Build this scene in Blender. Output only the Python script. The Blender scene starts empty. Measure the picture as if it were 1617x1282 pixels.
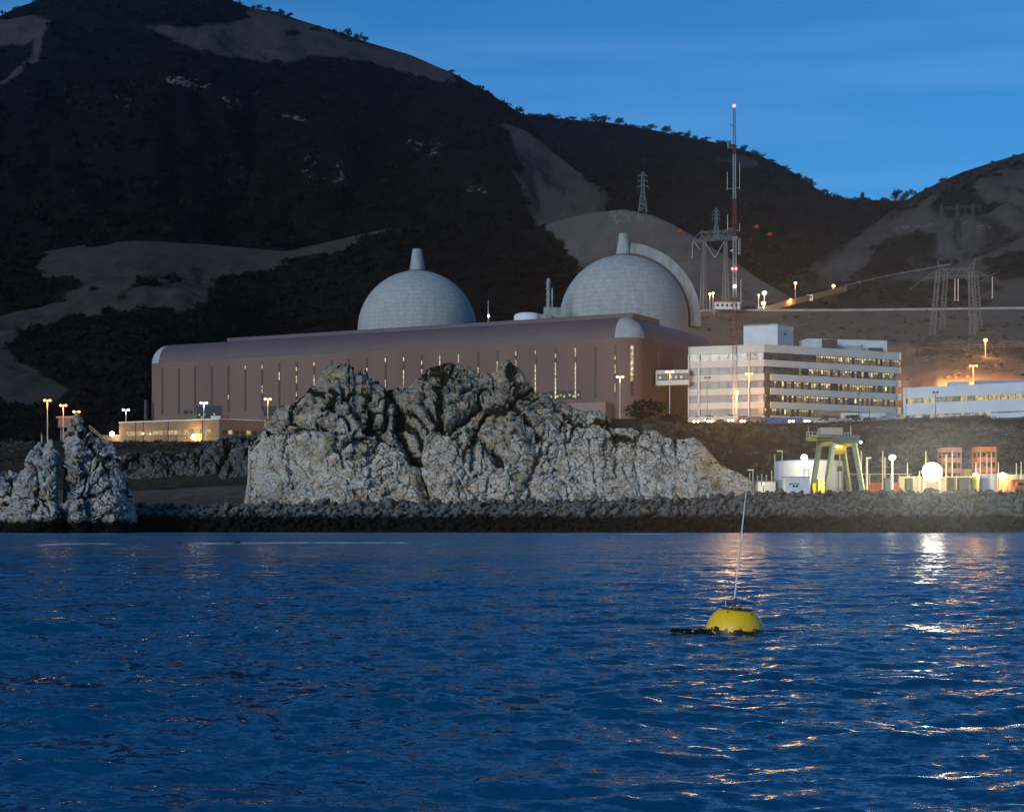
import bpy, math, random
import numpy as np
from mathutils import Vector, Matrix

# ------------------------------------------------------------------ camera, sky, sun, exposure
SC = bpy.context.scene
COL = SC.collection
F, CX, HY, CH = 2820.0, 808.5, 828.0, 1.74      # focal length / principal column / horizon row (photo pixels), eye height (m)
cam = bpy.data.cameras.new('Camera'); camo = bpy.data.objects.new('Camera', cam); COL.objects.link(camo)
camo.location = (0, 0, CH); camo.rotation_euler = (math.radians(90), 0, 0)
cam.sensor_width = 36; cam.lens = 36 * F / 1617; cam.shift_y = (HY - 641) / 1617
cam.clip_start = 0.5; cam.clip_end = 9000
SC.camera = camo
SUN_EL, SUN_AZ = 14.5, 216.0                       # dusk glow low in the west, behind the camera
world = bpy.data.worlds.new('World'); SC.world = world; world.use_nodes = True
wn, wl = world.node_tree.nodes, world.node_tree.links
sky = wn.new('ShaderNodeTexSky'); sky.sky_type = 'NISHITA'; sky.sun_disc = False
sky.sun_elevation = math.radians(SUN_EL); sky.sun_rotation = math.radians(SUN_AZ)
sky.ozone_density = 10.0; sky.air_density = 1.0; sky.dust_density = 0.0
# thin cloud streaks, in world directions
tc = wn.new('ShaderNodeTexCoord'); mp = wn.new('ShaderNodeMapping'); mp.inputs['Scale'].default_value = (2.2, 2.2, 26)
mp.inputs['Rotation'].default_value = (0.0, 0.05, 0)
nz = wn.new('ShaderNodeTexNoise'); nz.inputs['Scale'].default_value = 1.6; nz.inputs['Detail'].default_value = 4; nz.inputs['Roughness'].default_value = .5
cr = wn.new('ShaderNodeMapRange'); cr.inputs['From Min'].default_value = .45; cr.inputs['From Max'].default_value = .8
cr.inputs['To Max'].default_value = .22
mx = wn.new('ShaderNodeMix'); mx.data_type = 'RGBA'; mx.inputs['B'].default_value = (2.6, 4.2, 8.5, 1)
wl.new(tc.outputs['Generated'], mp.inputs['Vector']); wl.new(mp.outputs[0], nz.inputs['Vector']); wl.new(nz.outputs[0], cr.inputs['Value'])
wl.new(cr.outputs[0], mx.inputs['Factor']); wl.new(sky.outputs[0], mx.inputs['A'])
bg = wn['Background']; bg.inputs['Strength'].default_value = 0.113
tint = wn.new('ShaderNodeVectorMath'); tint.operation = 'MULTIPLY'; tint.inputs[1].default_value = (.86, 1.12, 1.0)
wl.new(mx.outputs['Result'], tint.inputs[0]); wl.new(tint.outputs[0], bg.inputs['Color'])
sun = bpy.data.lights.new('sun_lamp', 'SUN'); suno = bpy.data.objects.new('sun_lamp', sun); COL.objects.link(suno)
_az = math.radians(SUN_AZ); _el = math.radians(SUN_EL)
suno.rotation_euler = Vector((-math.sin(_az) * math.cos(_el), -math.cos(_az) * math.cos(_el), -math.sin(_el))).to_track_quat('-Z', 'Y').to_euler()
sun.energy = 1.75; sun.angle = math.radians(26); sun.color = (0.92, 0.96, 1.0)
SC.view_settings.view_transform = 'Standard'; SC.view_settings.look = 'None'
SC.view_settings.exposure = 0; SC.view_settings.gamma = 1; SC.view_settings.use_curve_mapping = False
SC.cycles.max_bounces = 6; SC.cycles.diffuse_bounces = 0; SC.cycles.glossy_bounces = 3; SC.cycles.transmission_bounces = 3
SC.cycles.use_denoising = True
SC.cycles.sample_clamp_indirect = 12; SC.cycles.sample_clamp_direct = 10
SC.cycles.use_light_tree = True
rng = random.Random(7)

# ------------------------------------------------------------------ helpers
def P(px, py, D):
    "photo pixel at a depth -> a point of the place"
    return Vector(((px - CX) / F * D, D, CH + (HY - py) / F * D))
def X(px, D): return (px - CX) / F * D
def Z(py, D): return CH + (HY - py) / F * D

def tag(o, label=None, cat=None, group=None, kind=None):
    if label: o['label'] = label
    if cat: o['category'] = cat
    if group: o['group'] = group
    if kind: o['kind'] = kind
    return o
def thing(name, loc, label, cat, group=None):
    o = bpy.data.objects.new(name, None); o.empty_display_size = .5
    o.location = loc; COL.objects.link(o)
    return tag(o, label, cat, group)

class MB:
    "collects shapes in world coordinates, built as one mesh"
    def __init__(s): s.v = []; s.f = []; s.m = []; s.cur = 0
    def add(s, vs, fs):
        n = len(s.v); s.v += [tuple(v) for v in vs]
        for f in fs: s.f.append(tuple(i + n for i in f)); s.m.append(s.cur)
    def box(s, c, d, rz=0.0, rot=None):
        c = Vector(c); hx, hy, hz = d[0] / 2, d[1] / 2, d[2] / 2
        R = rot if rot else Matrix.Rotation(rz, 3, 'Z')
        vs = [c + R @ Vector((x * hx, y * hy, z * hz)) for x, y, z in
              ((-1,-1,-1),(1,-1,-1),(1,1,-1),(-1,1,-1),(-1,-1,1),(1,-1,1),(1,1,1),(-1,1,1))]
        s.add(vs, ((3,2,1,0),(4,5,6,7),(0,1,5,4),(1,2,6,5),(2,3,7,6),(3,0,4,7)))
    def bar(s, a, b, w, h=None):
        a, b = Vector(a), Vector(b); d = b - a; L = d.length
        if L < 1e-6: return
        R = d.to_track_quat('X', 'Z').to_matrix()
        s.box((a + b) / 2, (L, w, h or w), rot=R)
    def tube(s, a, b, r0, r1=None, n=8):
        a, b = Vector(a), Vector(b); r1 = r0 if r1 is None else r1
        R = (b - a).to_track_quat('Z', 'Y').to_matrix()
        vs = []
        for c, r in ((a, r0), (b, r1)):
            for k in range(n):
                t = 2 * math.pi * k / n
                vs.append(c + R @ Vector((math.cos(t) * r, math.sin(t) * r, 0)))
        fs = [(k, (k + 1) % n, n + (k + 1) % n, n + k) for k in range(n)]
        fs += [tuple(range(n - 1, -1, -1)), tuple(range(n, 2 * n))]
        s.add(vs, fs)
    def lathe(s, c, prof, n=24, a0=0, a1=2 * math.pi):
        "prof: (r, z) from bottom to top round a vertical axis at c"
        c = Vector(c); full = abs(a1 - a0 - 2 * math.pi) < 1e-6; m = n if full else n + 1
        vs = []
        for r, z in prof:
            for k in range(m):
                t = a0 + (a1 - a0) * k / n
                vs.append((c.x + r * math.cos(t), c.y + r * math.sin(t), c.z + z))
        fs = []
        for i in range(len(prof) - 1):
            for k in range(n):
                k2 = (k + 1) % m
                fs.append((i * m + k, i * m + k2, (i + 1) * m + k2, (i + 1) * m + k))
        s.add(vs, fs)
    def prism(s, pts, z0, z1):
        n = len(pts)
        vs = [(p[0], p[1], z0) for p in pts] + [(p[0], p[1], z1) for p in pts]
        s.add(vs, [(k, (k + 1) % n, n + (k + 1) % n, n + k) for k in range(n)] + [tuple(range(n - 1, -1, -1)), tuple(range(n, 2 * n))])
    def ball(s, c, r, sz=(1, 1, 1), n=10, m=6):
        prof = [(max(1e-3, r * math.sin(math.pi * i / m)) , -r * math.cos(math.pi * i / m)) for i in range(m + 1)]
        c = Vector(c); k0 = len(s.v)
        s.lathe((0, 0, 0), prof, n)
        for i in range(k0, len(s.v)):
            v = s.v[i]; s.v[i] = (c.x + v[0] * sz[0], c.y + v[1] * sz[1], c.z + v[2] * sz[2])
    def build(s, name, mats, parent=None, smooth=False, bevel=0):
        root = parent
        while root is not None and root.parent is not None: root = root.parent
        o0 = Vector(root.location) if root is not None else Vector((0, 0, 0))
        me = bpy.data.meshes.new(name)
        me.from_pydata([(v[0] - o0.x, v[1] - o0.y, v[2] - o0.z) for v in s.v], [], s.f)
        if not isinstance(mats, (list, tuple)): mats = [mats]
        for m in mats: me.materials.append(m)
        if len(mats) > 1: me.polygons.foreach_set('material_index', s.m)
        if smooth: me.polygons.foreach_set('use_smooth', [True] * len(me.polygons))
        me.update()
        o = bpy.data.objects.new(name, me); COL.objects.link(o)
        if parent is not None: o.parent = parent
        if bevel:
            b = o.modifiers.new('bevel', 'BEVEL'); b.width = bevel; b.segments = 2; b.limit_method = 'ANGLE'
        return o

def grid_obj(name, V, mat, attrs=None, smooth=True, parent=None, wrap=False):
    "V: (nu, nv, 3) array -> one sheet; attrs: name -> (nu, nv) floats"
    nu, nv = V.shape[:2]
    me = bpy.data.meshes.new(name)
    me.vertices.add(nu * nv); me.vertices.foreach_set('co', V.reshape(-1).astype(np.float32))
    i, j = np.meshgrid(np.arange(nu - 1), np.arange(nv - 1), indexing='ij')
    a = (i * nv + j).ravel(); q = np.stack([a, a + nv, a + nv + 1, a + 1], 1)
    nf = len(q)
    me.loops.add(nf * 4); me.loops.foreach_set('vertex_index', q.ravel().astype(np.int32))
    me.polygons.add(nf); me.polygons.foreach_set('loop_start', np.arange(0, nf * 4, 4, dtype=np.int32))
    me.polygons.foreach_set('use_smooth', np.full(nf, smooth))
    me.update(calc_edges=True)
    for k, arr in (attrs or {}).items():
        at = me.attributes.new(k, 'FLOAT', 'POINT'); at.data.foreach_set('value', arr.reshape(-1).astype(np.float32))
    me.materials.append(mat)
    o = bpy.data.objects.new(name, me); COL.objects.link(o)
    if parent is not None: o.parent = parent
    return o

def tri_obj(name, V, Fc, mat, smooth=False, parent=None, attrs=None):
    me = bpy.data.meshes.new(name)
    V = np.asarray(V, np.float32); Fc = np.asarray(Fc, np.int32); k = Fc.shape[1]
    me.vertices.add(len(V)); me.vertices.foreach_set('co', V.ravel())
    me.loops.add(Fc.size); me.loops.foreach_set('vertex_index', Fc.ravel())
    me.polygons.add(len(Fc)); me.polygons.foreach_set('loop_start', np.arange(0, Fc.size, k, dtype=np.int32))
    me.polygons.foreach_set('use_smooth', np.full(len(Fc), smooth))
    me.update(calc_edges=True)
    for kk, arr in (attrs or {}).items():
        at = me.attributes.new(kk, 'FLOAT', 'POINT'); at.data.foreach_set('value', np.asarray(arr, np.float32))
    me.materials.append(mat)
    o = bpy.data.objects.new(name, me); COL.objects.link(o)
    if parent is not None: o.parent = parent
    return o

# numpy noise
def _hash(ix, iy, iz, seed):
    h = (ix.astype(np.int64) * 374761393 + iy.astype(np.int64) * 668265263 + iz.astype(np.int64) * 2147483647 + seed * 974634777) & 0xFFFFFFFF
    h = ((h ^ (h >> 13)) * 1274126177) & 0xFFFFFFFF
    h = ((h ^ (h >> 16)) * 2246822519) & 0xFFFFFFFF
    h = h ^ (h >> 15)
    return (h & 0xFFFFFF) / float(0xFFFFFF)
def vnoise(p, seed=0):
    i = np.floor(p).astype(np.int64); f = p - i; u = f * f * f * (f * (f * 6 - 15) + 10)
    r = 0
    for dx in (0, 1):
        wx = u[..., 0] if dx else 1 - u[..., 0]
        for dy in (0, 1):
            wy = u[..., 1] if dy else 1 - u[..., 1]
            for dz in (0, 1):
                wz = u[..., 2] if dz else 1 - u[..., 2]
                r = r + wx * wy * wz * _hash(i[..., 0] + dx, i[..., 1] + dy, i[..., 2] + dz, seed)
    return r * 2 - 1
def fbm(p, o=4, seed=0, g=.5):
    r = 0; a = 1; t = 0
    for k in range(o):
        r = r + a * vnoise(p * (2.03 ** k) + 17.3 * k, seed + k); t += a; a *= g
    return r / t
def worley(p, seed=0):
    i = np.floor(p).astype(np.int64); f1 = np.full(p.shape[:-1], 9.); f2 = f1.copy(); cid = f1 * 0
    for dx in (-1, 0, 1):
        for dy in (-1, 0, 1):
            for dz in (-1, 0, 1):
                c = i + np.array([dx, dy, dz])
                a, b, e = c[..., 0], c[..., 1], c[..., 2]
                q = np.stack([a + _hash(a, b, e, seed), b + _hash(a, b, e, seed + 1), e + _hash(a, b, e, seed + 2)], -1)
                d = np.sqrt(((q - p) ** 2).sum(-1))
                near = d < f1
                f2 = np.where(near, f1, np.minimum(f2, d)); cid = np.where(near, _hash(a, b, e, seed + 5), cid); f1 = np.where(near, d, f1)
    return f1, f2, cid
def blocks3(p, seed=0):
    "angular joint blocks: height of each block's tilted face, and nearness to the joint between blocks"
    i = np.floor(p).astype(np.int64); f1 = np.full(p.shape[:-1], 9.); f2 = f1.copy(); hgt = f1 * 0
    for dx in (-1, 0, 1):
        for dy in (-1, 0, 1):
            for dz in (-1, 0, 1):
                c = i + np.array([dx, dy, dz]); a, b, e = c[..., 0], c[..., 1], c[..., 2]
                q = np.stack([a + _hash(a, b, e, seed), b + _hash(a, b, e, seed + 1), e + _hash(a, b, e, seed + 2)], -1)
                r = p - q; d = np.sqrt((r ** 2).sum(-1)); near = d < f1
                t = np.stack([_hash(a, b, e, seed + k) - .5 for k in (6, 7, 8)], -1)
                h = (_hash(a, b, e, seed + 5) - .5) + (r * t).sum(-1) * 1.6
                f2 = np.where(near, f1, np.minimum(f2, d)); hgt = np.where(near, h, hgt); f1 = np.where(near, d, f1)
    return hgt, f2 - f1, f1
def interp(px, pts):
    pts = sorted(pts); return np.interp(px, [p[0] for p in pts], [p[1] for p in pts])
def in_poly(px, py, poly):
    r = np.zeros(px.shape, bool); n = len(poly)
    for k in range(n):
        x0, y0 = poly[k]; x1, y1 = poly[(k + 1) % n]
        if y0 == y1: continue
        c = ((y0 > py) != (y1 > py)) & (px < (x1 - x0) * (py - y0) / (y1 - y0) + x0)
        r ^= c
    return r
def seg_dist(px, py, line):
    d = np.full(px.shape, 1e9)
    for (x0, y0), (x1, y1) in zip(line[:-1], line[1:]):
        L = (x1 - x0) ** 2 + (y1 - y0) ** 2
        t = np.clip(((px - x0) * (x1 - x0) + (py - y0) * (y1 - y0)) / L, 0, 1)
        d = np.minimum(d, np.hypot(px - x0 - t * (x1 - x0), py - y0 - t * (y1 - y0)))
    return d

# materials
def nodes(m):
    m.use_nodes = True; return m.node_tree.nodes, m.node_tree.links, m.node_tree.nodes['Principled BSDF']
def mat(name, c1, c2=None, rough=.8, scale=1.0, detail=5, bump=0.0, bscale=None, metal=0, stretch=(1, 1, 1), contrast=(.35, .65), spec=None):
    m = bpy.data.materials.new(name); n, l, b = nodes(m)
    b.inputs['Roughness'].default_value = rough; b.inputs['Metallic'].default_value = metal
    b.inputs['Specular IOR Level'].default_value = spec if spec is not None else (0 if rough >= .6 else .3)
    c2 = c2 or tuple(x * .75 for x in c1)
    t = n.new('ShaderNodeTexCoord'); q = n.new('ShaderNodeMapping'); q.inputs['Scale'].default_value = stretch
    z = n.new('ShaderNodeTexNoise'); z.inputs['Scale'].default_value = scale; z.inputs['Detail'].default_value = detail
    r = n.new('ShaderNodeMapRange'); r.inputs['From Min'].default_value = contrast[0]; r.inputs['From Max'].default_value = contrast[1]
    x = n.new('ShaderNodeMix'); x.data_type = 'RGBA'
    x.inputs['A'].default_value = (*c1, 1); x.inputs['B'].default_value = (*c2, 1)
    l.new(t.outputs['Object'], q.inputs['Vector']); l.new(q.outputs[0], z.inputs['Vector']); l.new(z.outputs[0], r.inputs['Value'])
    l.new(r.outputs[0], x.inputs['Factor']); l.new(x.outputs['Result'], b.inputs['Base Color'])
    if bump:
        z2 = n.new('ShaderNodeTexNoise'); z2.inputs['Scale'].default_value = bscale or scale * 4; z2.inputs['Detail'].default_value = 6
        l.new(q.outputs[0], z2.inputs['Vector'])
        bp = n.new('ShaderNodeBump'); bp.inputs['Strength'].default_value = 1; bp.inputs['Distance'].default_value = bump
        l.new(z2.outputs[0], bp.inputs['Height']); l.new(bp.outputs[0], b.inputs['Normal'])
    return m
def emat(name, col, st):
    m = bpy.data.materials.new(name); n, l, b = nodes(m)
    b.inputs['Base Color'].default_value = (*[min(1, c * .8) for c in col], 1)
    b.inputs['Emission Color'].default_value = (*col, 1); b.inputs['Emission Strength'].default_value = st
    m.cycles.emission_sampling = 'NONE'
    return m
def litmat(name, col, st, scale=1.2):
    "a lit room seen through a window: blinds, furniture and shade break the light up"
    m = bpy.data.materials.new(name); n, l, b = nodes(m)
    b.inputs['Base Color'].default_value = (.05, .05, .05, 1); b.inputs['Roughness'].default_value = .15
    t = n.new('ShaderNodeTexCoord'); z = n.new('ShaderNodeTexNoise'); z.inputs['Scale'].default_value = scale; z.inputs['Detail'].default_value = 2
    r = n.new('ShaderNodeMapRange'); r.inputs['From Min'].default_value = .35; r.inputs['From Max'].default_value = .65
    r.inputs['To Min'].default_value = st * .25; r.inputs['To Max'].default_value = st
    l.new(t.outputs['Object'], z.inputs['Vector']); l.new(z.outputs[0], r.inputs['Value']); l.new(r.outputs[0], b.inputs['Emission Strength'])
    b.inputs['Emission Color'].default_value = (*col, 1)
    m.cycles.emission_sampling = 'NONE'
    return m
M = {}
M['steel'] = mat('galvanised_steel', (.34, .36, .36), (.22, .23, .23), .6, .5, metal=.2)
M['pale_pole'] = mat('pale_painted_steel', (.62, .60, .55), (.48, .46, .42), .6, .8)
M['dark_metal'] = mat('dark_metal', (.03, .03, .035), (.05, .05, .05), .5, 1)
M['white'] = mat('white_paint', (.72, .74, .74), (.60, .62, .62), .6, .25, bump=.01)
M['concrete'] = mat('dome_concrete', (.395, .41, .385), (.32, .335, .315), .85, .8, 8, bump=.03, bscale=1.5, stretch=(1, 1, 1.6))
_n, _l = M['concrete'].node_tree.nodes, M['concrete'].node_tree.links          # pour joints every few metres and rain streaks down the shell
_w = _n.new('ShaderNodeTexWave'); _w.bands_direction = 'Z'; _w.inputs['Scale'].default_value = .16; _w.inputs['Distortion'].default_value = .3; _w.inputs['Detail'].default_value = 1
_r = _n.new('ShaderNodeMapRange'); _r.inputs['From Min'].default_value = 0; _r.inputs['From Max'].default_value = .25; _r.inputs['To Min'].default_value = .90; _r.inputs['To Max'].default_value = 1.0
_s = _n.new('ShaderNodeTexNoise'); _s.inputs['Scale'].default_value = .5; _s.inputs['Detail'].default_value = 4
_q = _n.new('ShaderNodeMapping'); _q.inputs['Scale'].default_value = (1, 1, .09); _t = _n.new('ShaderNodeTexCoord')
_v = _n.new('ShaderNodeMapRange'); _v.inputs['From Min'].default_value = .35; _v.inputs['From Max'].default_value = .65; _v.inputs['To Min'].default_value = .90; _v.inputs['To Max'].default_value = 1.06
_l.new(_t.outputs['Object'], _w.inputs['Vector']); _l.new(_t.outputs['Object'], _q.inputs['Vector']); _l.new(_q.outputs[0], _s.inputs['Vector']); _l.new(_s.outputs[0], _v.inputs['Value']); _l.new(_w.outputs['Fac'], _r.inputs['Value'])
_m = _n.new('ShaderNodeMath'); _m.operation = 'MULTIPLY'; _l.new(_r.outputs[0], _m.inputs[0]); _l.new(_v.outputs[0], _m.inputs[1])
_x = _n.new('ShaderNodeVectorMath'); _x.operation = 'SCALE'; _b = _n['Principled BSDF']; _l.new(_b.inputs['Base Color'].links[0].from_socket, _x.inputs[0]); _l.new(_m.outputs[0], _x.inputs['Scale']); _l.new(_x.outputs[0], _b.inputs['Base Color'])
M['glass_dark'] = mat('dark_glass', (.012, .013, .015), (.03, .03, .032), .18, .4, spec=.5)
M['glass_grey'] = mat('grey_glass', (.05, .052, .047), (.10, .095, .075), .25, .35, spec=.5)
M['orange_lens'] = emat('sodium_lens', (1.0, .50, .13), 40)
M['bright_orange_lens'] = emat('bright_sodium_lens', (1.0, .52, .15), 160)
M['dim_orange_lens'] = emat('small_sodium_lens', (1.0, .46, .11), 8)
M['orange_glass'] = emat('sodium_refractor', (1.0, .36, .05), 1.5)
M['white_glass'] = emat('white_refractor', (1.0, .93, .72), 3.0)
M['cool_glass'] = emat('cool_refractor', (.75, .92, 1.0), 1.6)
M['yellow_glass'] = emat('yellow_refractor', (1.0, .66, .12), 2.2)
M['white_lens'] = emat('white_lens', (1.0, .93, .78), 40)
M['cool_lens'] = emat('cool_lens', (.85, .95, 1.0), 24)
M['red_lens'] = emat('red_lens', (1.0, .06, .08), 14)
M['lit_yellow'] = litmat('lit_yellow_window', (1, .74, .24), .75)
M['lit_gold'] = litmat('lit_gold_window', (1, .66, .24), .75)
M['lit_pale'] = litmat('lit_pale_window', (1, .84, .5), 1.0)
# ------------------------------------------------------------------ land materials
def land_mat(name, brush1, brush2, grass1, grass2, scale=.02, bump=.8):
    m = bpy.data.materials.new(name); n, l, b = nodes(m); b.inputs['Roughness'].default_value = .95; b.inputs['Specular IOR Level'].default_value = 0
    t = n.new('ShaderNodeTexCoord')
    def noise(sc, det=6, ro=.6):
        z = n.new('ShaderNodeTexNoise'); z.inputs['Scale'].default_value = sc; z.inputs['Detail'].default_value = det; z.inputs['Roughness'].default_value = ro
        l.new(t.outputs['Object'], z.inputs['Vector']); return z.outputs[0]
    def mr(v, a, c, lo=0, hi=1):
        r = n.new('ShaderNodeMapRange'); r.inputs['From Min'].default_value = a; r.inputs['From Max'].default_value = c
        r.inputs['To Min'].default_value = lo; r.inputs['To Max'].default_value = hi; l.new(v, r.inputs['Value']); return r.outputs[0]
    def mix(f, a, c):
        x = n.new('ShaderNodeMix'); x.data_type = 'RGBA'
        l.new(f, x.inputs['Factor'])
        for s, k in ((a, 'A'), (c, 'B')):
            if isinstance(s, tuple): x.inputs[k].default_value = (*s, 1)
            else: l.new(s, x.inputs[k])
        return x.outputs['Result']
    def math_(op, a, c):
        x = n.new('ShaderNodeMath'); x.operation = op
        for k, s in enumerate((a, c)):
            if isinstance(s, (int, float)): x.inputs[k].default_value = s
            else: l.new(s, x.inputs[k])
        return x.outputs[0]
    br = mix(mr(noise(scale * 6), .35, .7), brush1, brush2)
    gr = mix(mr(noise(scale * 2.2), .3, .7), grass1, grass2)
    gr = mix(mr(noise(scale * 22, 4), .60, .72), gr, tuple(c * .45 for c in grass1))
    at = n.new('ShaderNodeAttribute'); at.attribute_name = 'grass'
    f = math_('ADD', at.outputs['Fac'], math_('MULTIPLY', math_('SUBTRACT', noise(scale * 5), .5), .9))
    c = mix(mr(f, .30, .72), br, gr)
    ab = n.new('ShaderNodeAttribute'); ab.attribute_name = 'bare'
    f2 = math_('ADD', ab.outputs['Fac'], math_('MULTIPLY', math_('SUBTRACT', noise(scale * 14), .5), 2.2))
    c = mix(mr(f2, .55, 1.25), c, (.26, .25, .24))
    l.new(c, b.inputs['Base Color'])
    bp = n.new('ShaderNodeBump'); bp.inputs['Distance'].default_value = bump; bp.inputs['Strength'].default_value = .8
    l.new(noise(scale * 12), bp.inputs['Height']); l.new(bp.outputs[0], b.inputs['Normal'])
    return m
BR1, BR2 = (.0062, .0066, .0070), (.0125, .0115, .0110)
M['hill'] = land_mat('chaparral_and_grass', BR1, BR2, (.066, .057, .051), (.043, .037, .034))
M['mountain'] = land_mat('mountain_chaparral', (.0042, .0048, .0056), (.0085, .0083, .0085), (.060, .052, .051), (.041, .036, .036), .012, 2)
M['slope'] = land_mat('bluff_soil', (.034, .028, .021), (.060, .048, .036), (.16, .125, .098), (.11, .085, .068), .05, .4)

M['right_hill'] = land_mat('right_hill_grass', (.010, .010, .0095), (.020, .018, .016), (.085, .071, .062), (.055, .047, .042))
M['spur'] = land_mat('pale_spur_grass', BR1, BR2, (.125, .105, .095), (.085, .072, .066))
# ------------------------------------------------------------------ ground from the shore to the plant terrace and the cut slope behind it
GL = [(405, [(-500, -2), (2200, -2)]),
      (414, [(-500, 4.5), (400, 5.2), (1000, 6.0), (1150, 7.6), (1617, 8.2), (2200, 8.2)]),
      (430, [(-500, 5), (400, 5.6), (1000, 6), (1150, 8), (1617, 8.5), (2200, 8.5)]),
      (480, [(-500, 8.0), (215, 8.2), (400, 9), (1000, 9.5), (1120, 9.5), (1200, 8.6), (2200, 8.6)]),
      (505, [(-500, 12), (0, 13), (215, 12), (400, 14), (1000, 16), (1100, 15), (1160, 12), (1200, 9), (2200, 9)]),
      (545, [(-500, 24), (0, 25), (215, 25), (420, 27), (700, 30), (1000, 30), (1100, 26), (1200, 21), (1350, 20), (2200, 21)]),
      (598, [(-500, 28), (0, 28.6), (420, 28.8), (520, 31), (700, 36), (960, 37), (1080, 35.2), (1300, 35.2), (1420, 36.4), (1450, 36.8), (2200, 37)]),
      (612, [(-500, 29.5), (420, 30.2), (520, 33), (700, 38), (1050, 38), (1087, 36.3), (1300, 36.5), (1430, 38), (2200, 38.3)]),
      (640, [(-500, 30.8), (420, 31.2), (520, 36), (700, 38.4), (2200, 38.6)]),
      (680, [(-500, 31), (420, 31.5), (520, 36.5), (700, 38.5), (1435, 39), (1480, 42), (2200, 43)]),
      (705, [(-500, 31), (420, 34), (520, 37), (700, 38.5), (1100, 39), (1250, 41), (1435, 45), (1480, 53), (2200, 55)]),
      (760, [(-500, 31), (420, 37), (1050, 39), (1105, 44), (1250, 60), (1435, 66), (1480, 70), (2200, 73)]),
      (788, [(-500, 31.5), (420, 37.5), (1050, 39), (1105, 52), (1250, 71), (1435, 76), (1480, 78), (2200, 80)]),
      (800, [(-500, 31.5), (420, 37.5), (1050, 39), (1105, 56), (1250, 75), (1435, 83), (1480, 84), (2200, 85)]),
      (845, [(-500, 32), (420, 38), (1050, 42), (1105, 73), (1250, 88), (1435, 90), (1480, 90.5), (2200, 92)]),
      (926, [(-500, 34), (420, 39), (1020, 60), (1090, 110), (1105, 112.2), (1330, 112.3), (1617, 113.4), (2200, 115)]),
      (945, [(-500, 35), (420, 39), (1020, 62), (1090, 110), (1105, 112.2), (1330, 112.3), (1617, 113.4), (2200, 115)]),
      (1000, [(-500, 36), (420, 39), (1020, 62), (1090, 112), (2200, 112)])]
def ground_z(px, D):
    zs = np.array([interp(px, pts) for _, pts in GL]); Ds = [g[0] for g in GL]
    return float(np.interp(D, Ds, zs))
def ground_fn():
    px = np.concatenate([np.arange(-500, -20, 14.), np.arange(-20, 1640, 3.5), np.arange(1640, 2200, 14.)])
    D = np.concatenate([np.arange(405, 480, 5.), np.arange(480, 720, 1.6), np.arange(720, 1001, 4.)])
    Ds = np.array([g[0] for g in GL], float)
    zl = np.stack([interp(px, pts) for _, pts in GL], 1)
    z = np.stack([np.interp(D, Ds, zl[i]) for i in range(len(px))])
    PX, DD = np.meshgrid(px, D, indexing='ij')
    V = np.stack([(PX - CX) / F * DD, DD, z], -1)
    slope = np.gradient(z, axis=1) / np.gradient(DD, axis=1)
    a = np.clip((slope - .12) * 3, 0, 1)
    n1 = fbm(np.stack([V[..., 0] / 14, DD / 14, z * 0], -1), 5, 3)
    n2 = fbm(np.stack([V[..., 0] / 9, DD / 30, z * 0], -1), 4, 9)
    left = np.clip((1080 - PX) / 60, 0, 1) * np.clip((560 - DD) / 20, 0, 1)
    V[..., 2] += a * (n1 * 1.6 + np.abs(n2) * -1.2) + n1 * .12
    V[..., 1] += left * a * n1 * 6
    PY = HY - (V[..., 2] - CH) * F / DD
    jx = n1 * 18; jy = n2 * 10
    g = np.zeros(PX.shape)
    g += ((DD > 690) & (PX > 1080)) * .9
    g += ((DD < 612) & (PX > 1150)) * (.12 + .25 * np.clip((PX - 1250) / 300, 0, 1))
    g += (DD < 500) * .6
    g += ((DD > 612) & (DD <= 690)) * .35
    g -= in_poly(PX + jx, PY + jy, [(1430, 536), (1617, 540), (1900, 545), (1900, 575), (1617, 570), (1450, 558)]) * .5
    g = np.where(in_poly(PX + jx * .3, PY + jy * .3, [(1425, 574), (1500, 570), (1640, 572), (1900, 570), (1900, 640), (1425, 640)]) & (DD > 684), 1.0, g)  # paler ground over the lamplit patch, its glow put into the colour
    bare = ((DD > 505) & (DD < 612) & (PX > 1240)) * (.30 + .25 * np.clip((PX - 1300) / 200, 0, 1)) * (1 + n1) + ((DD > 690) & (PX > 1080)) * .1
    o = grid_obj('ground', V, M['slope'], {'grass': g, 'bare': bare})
    tag(o, kind='structure')
ground_fn()

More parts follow.
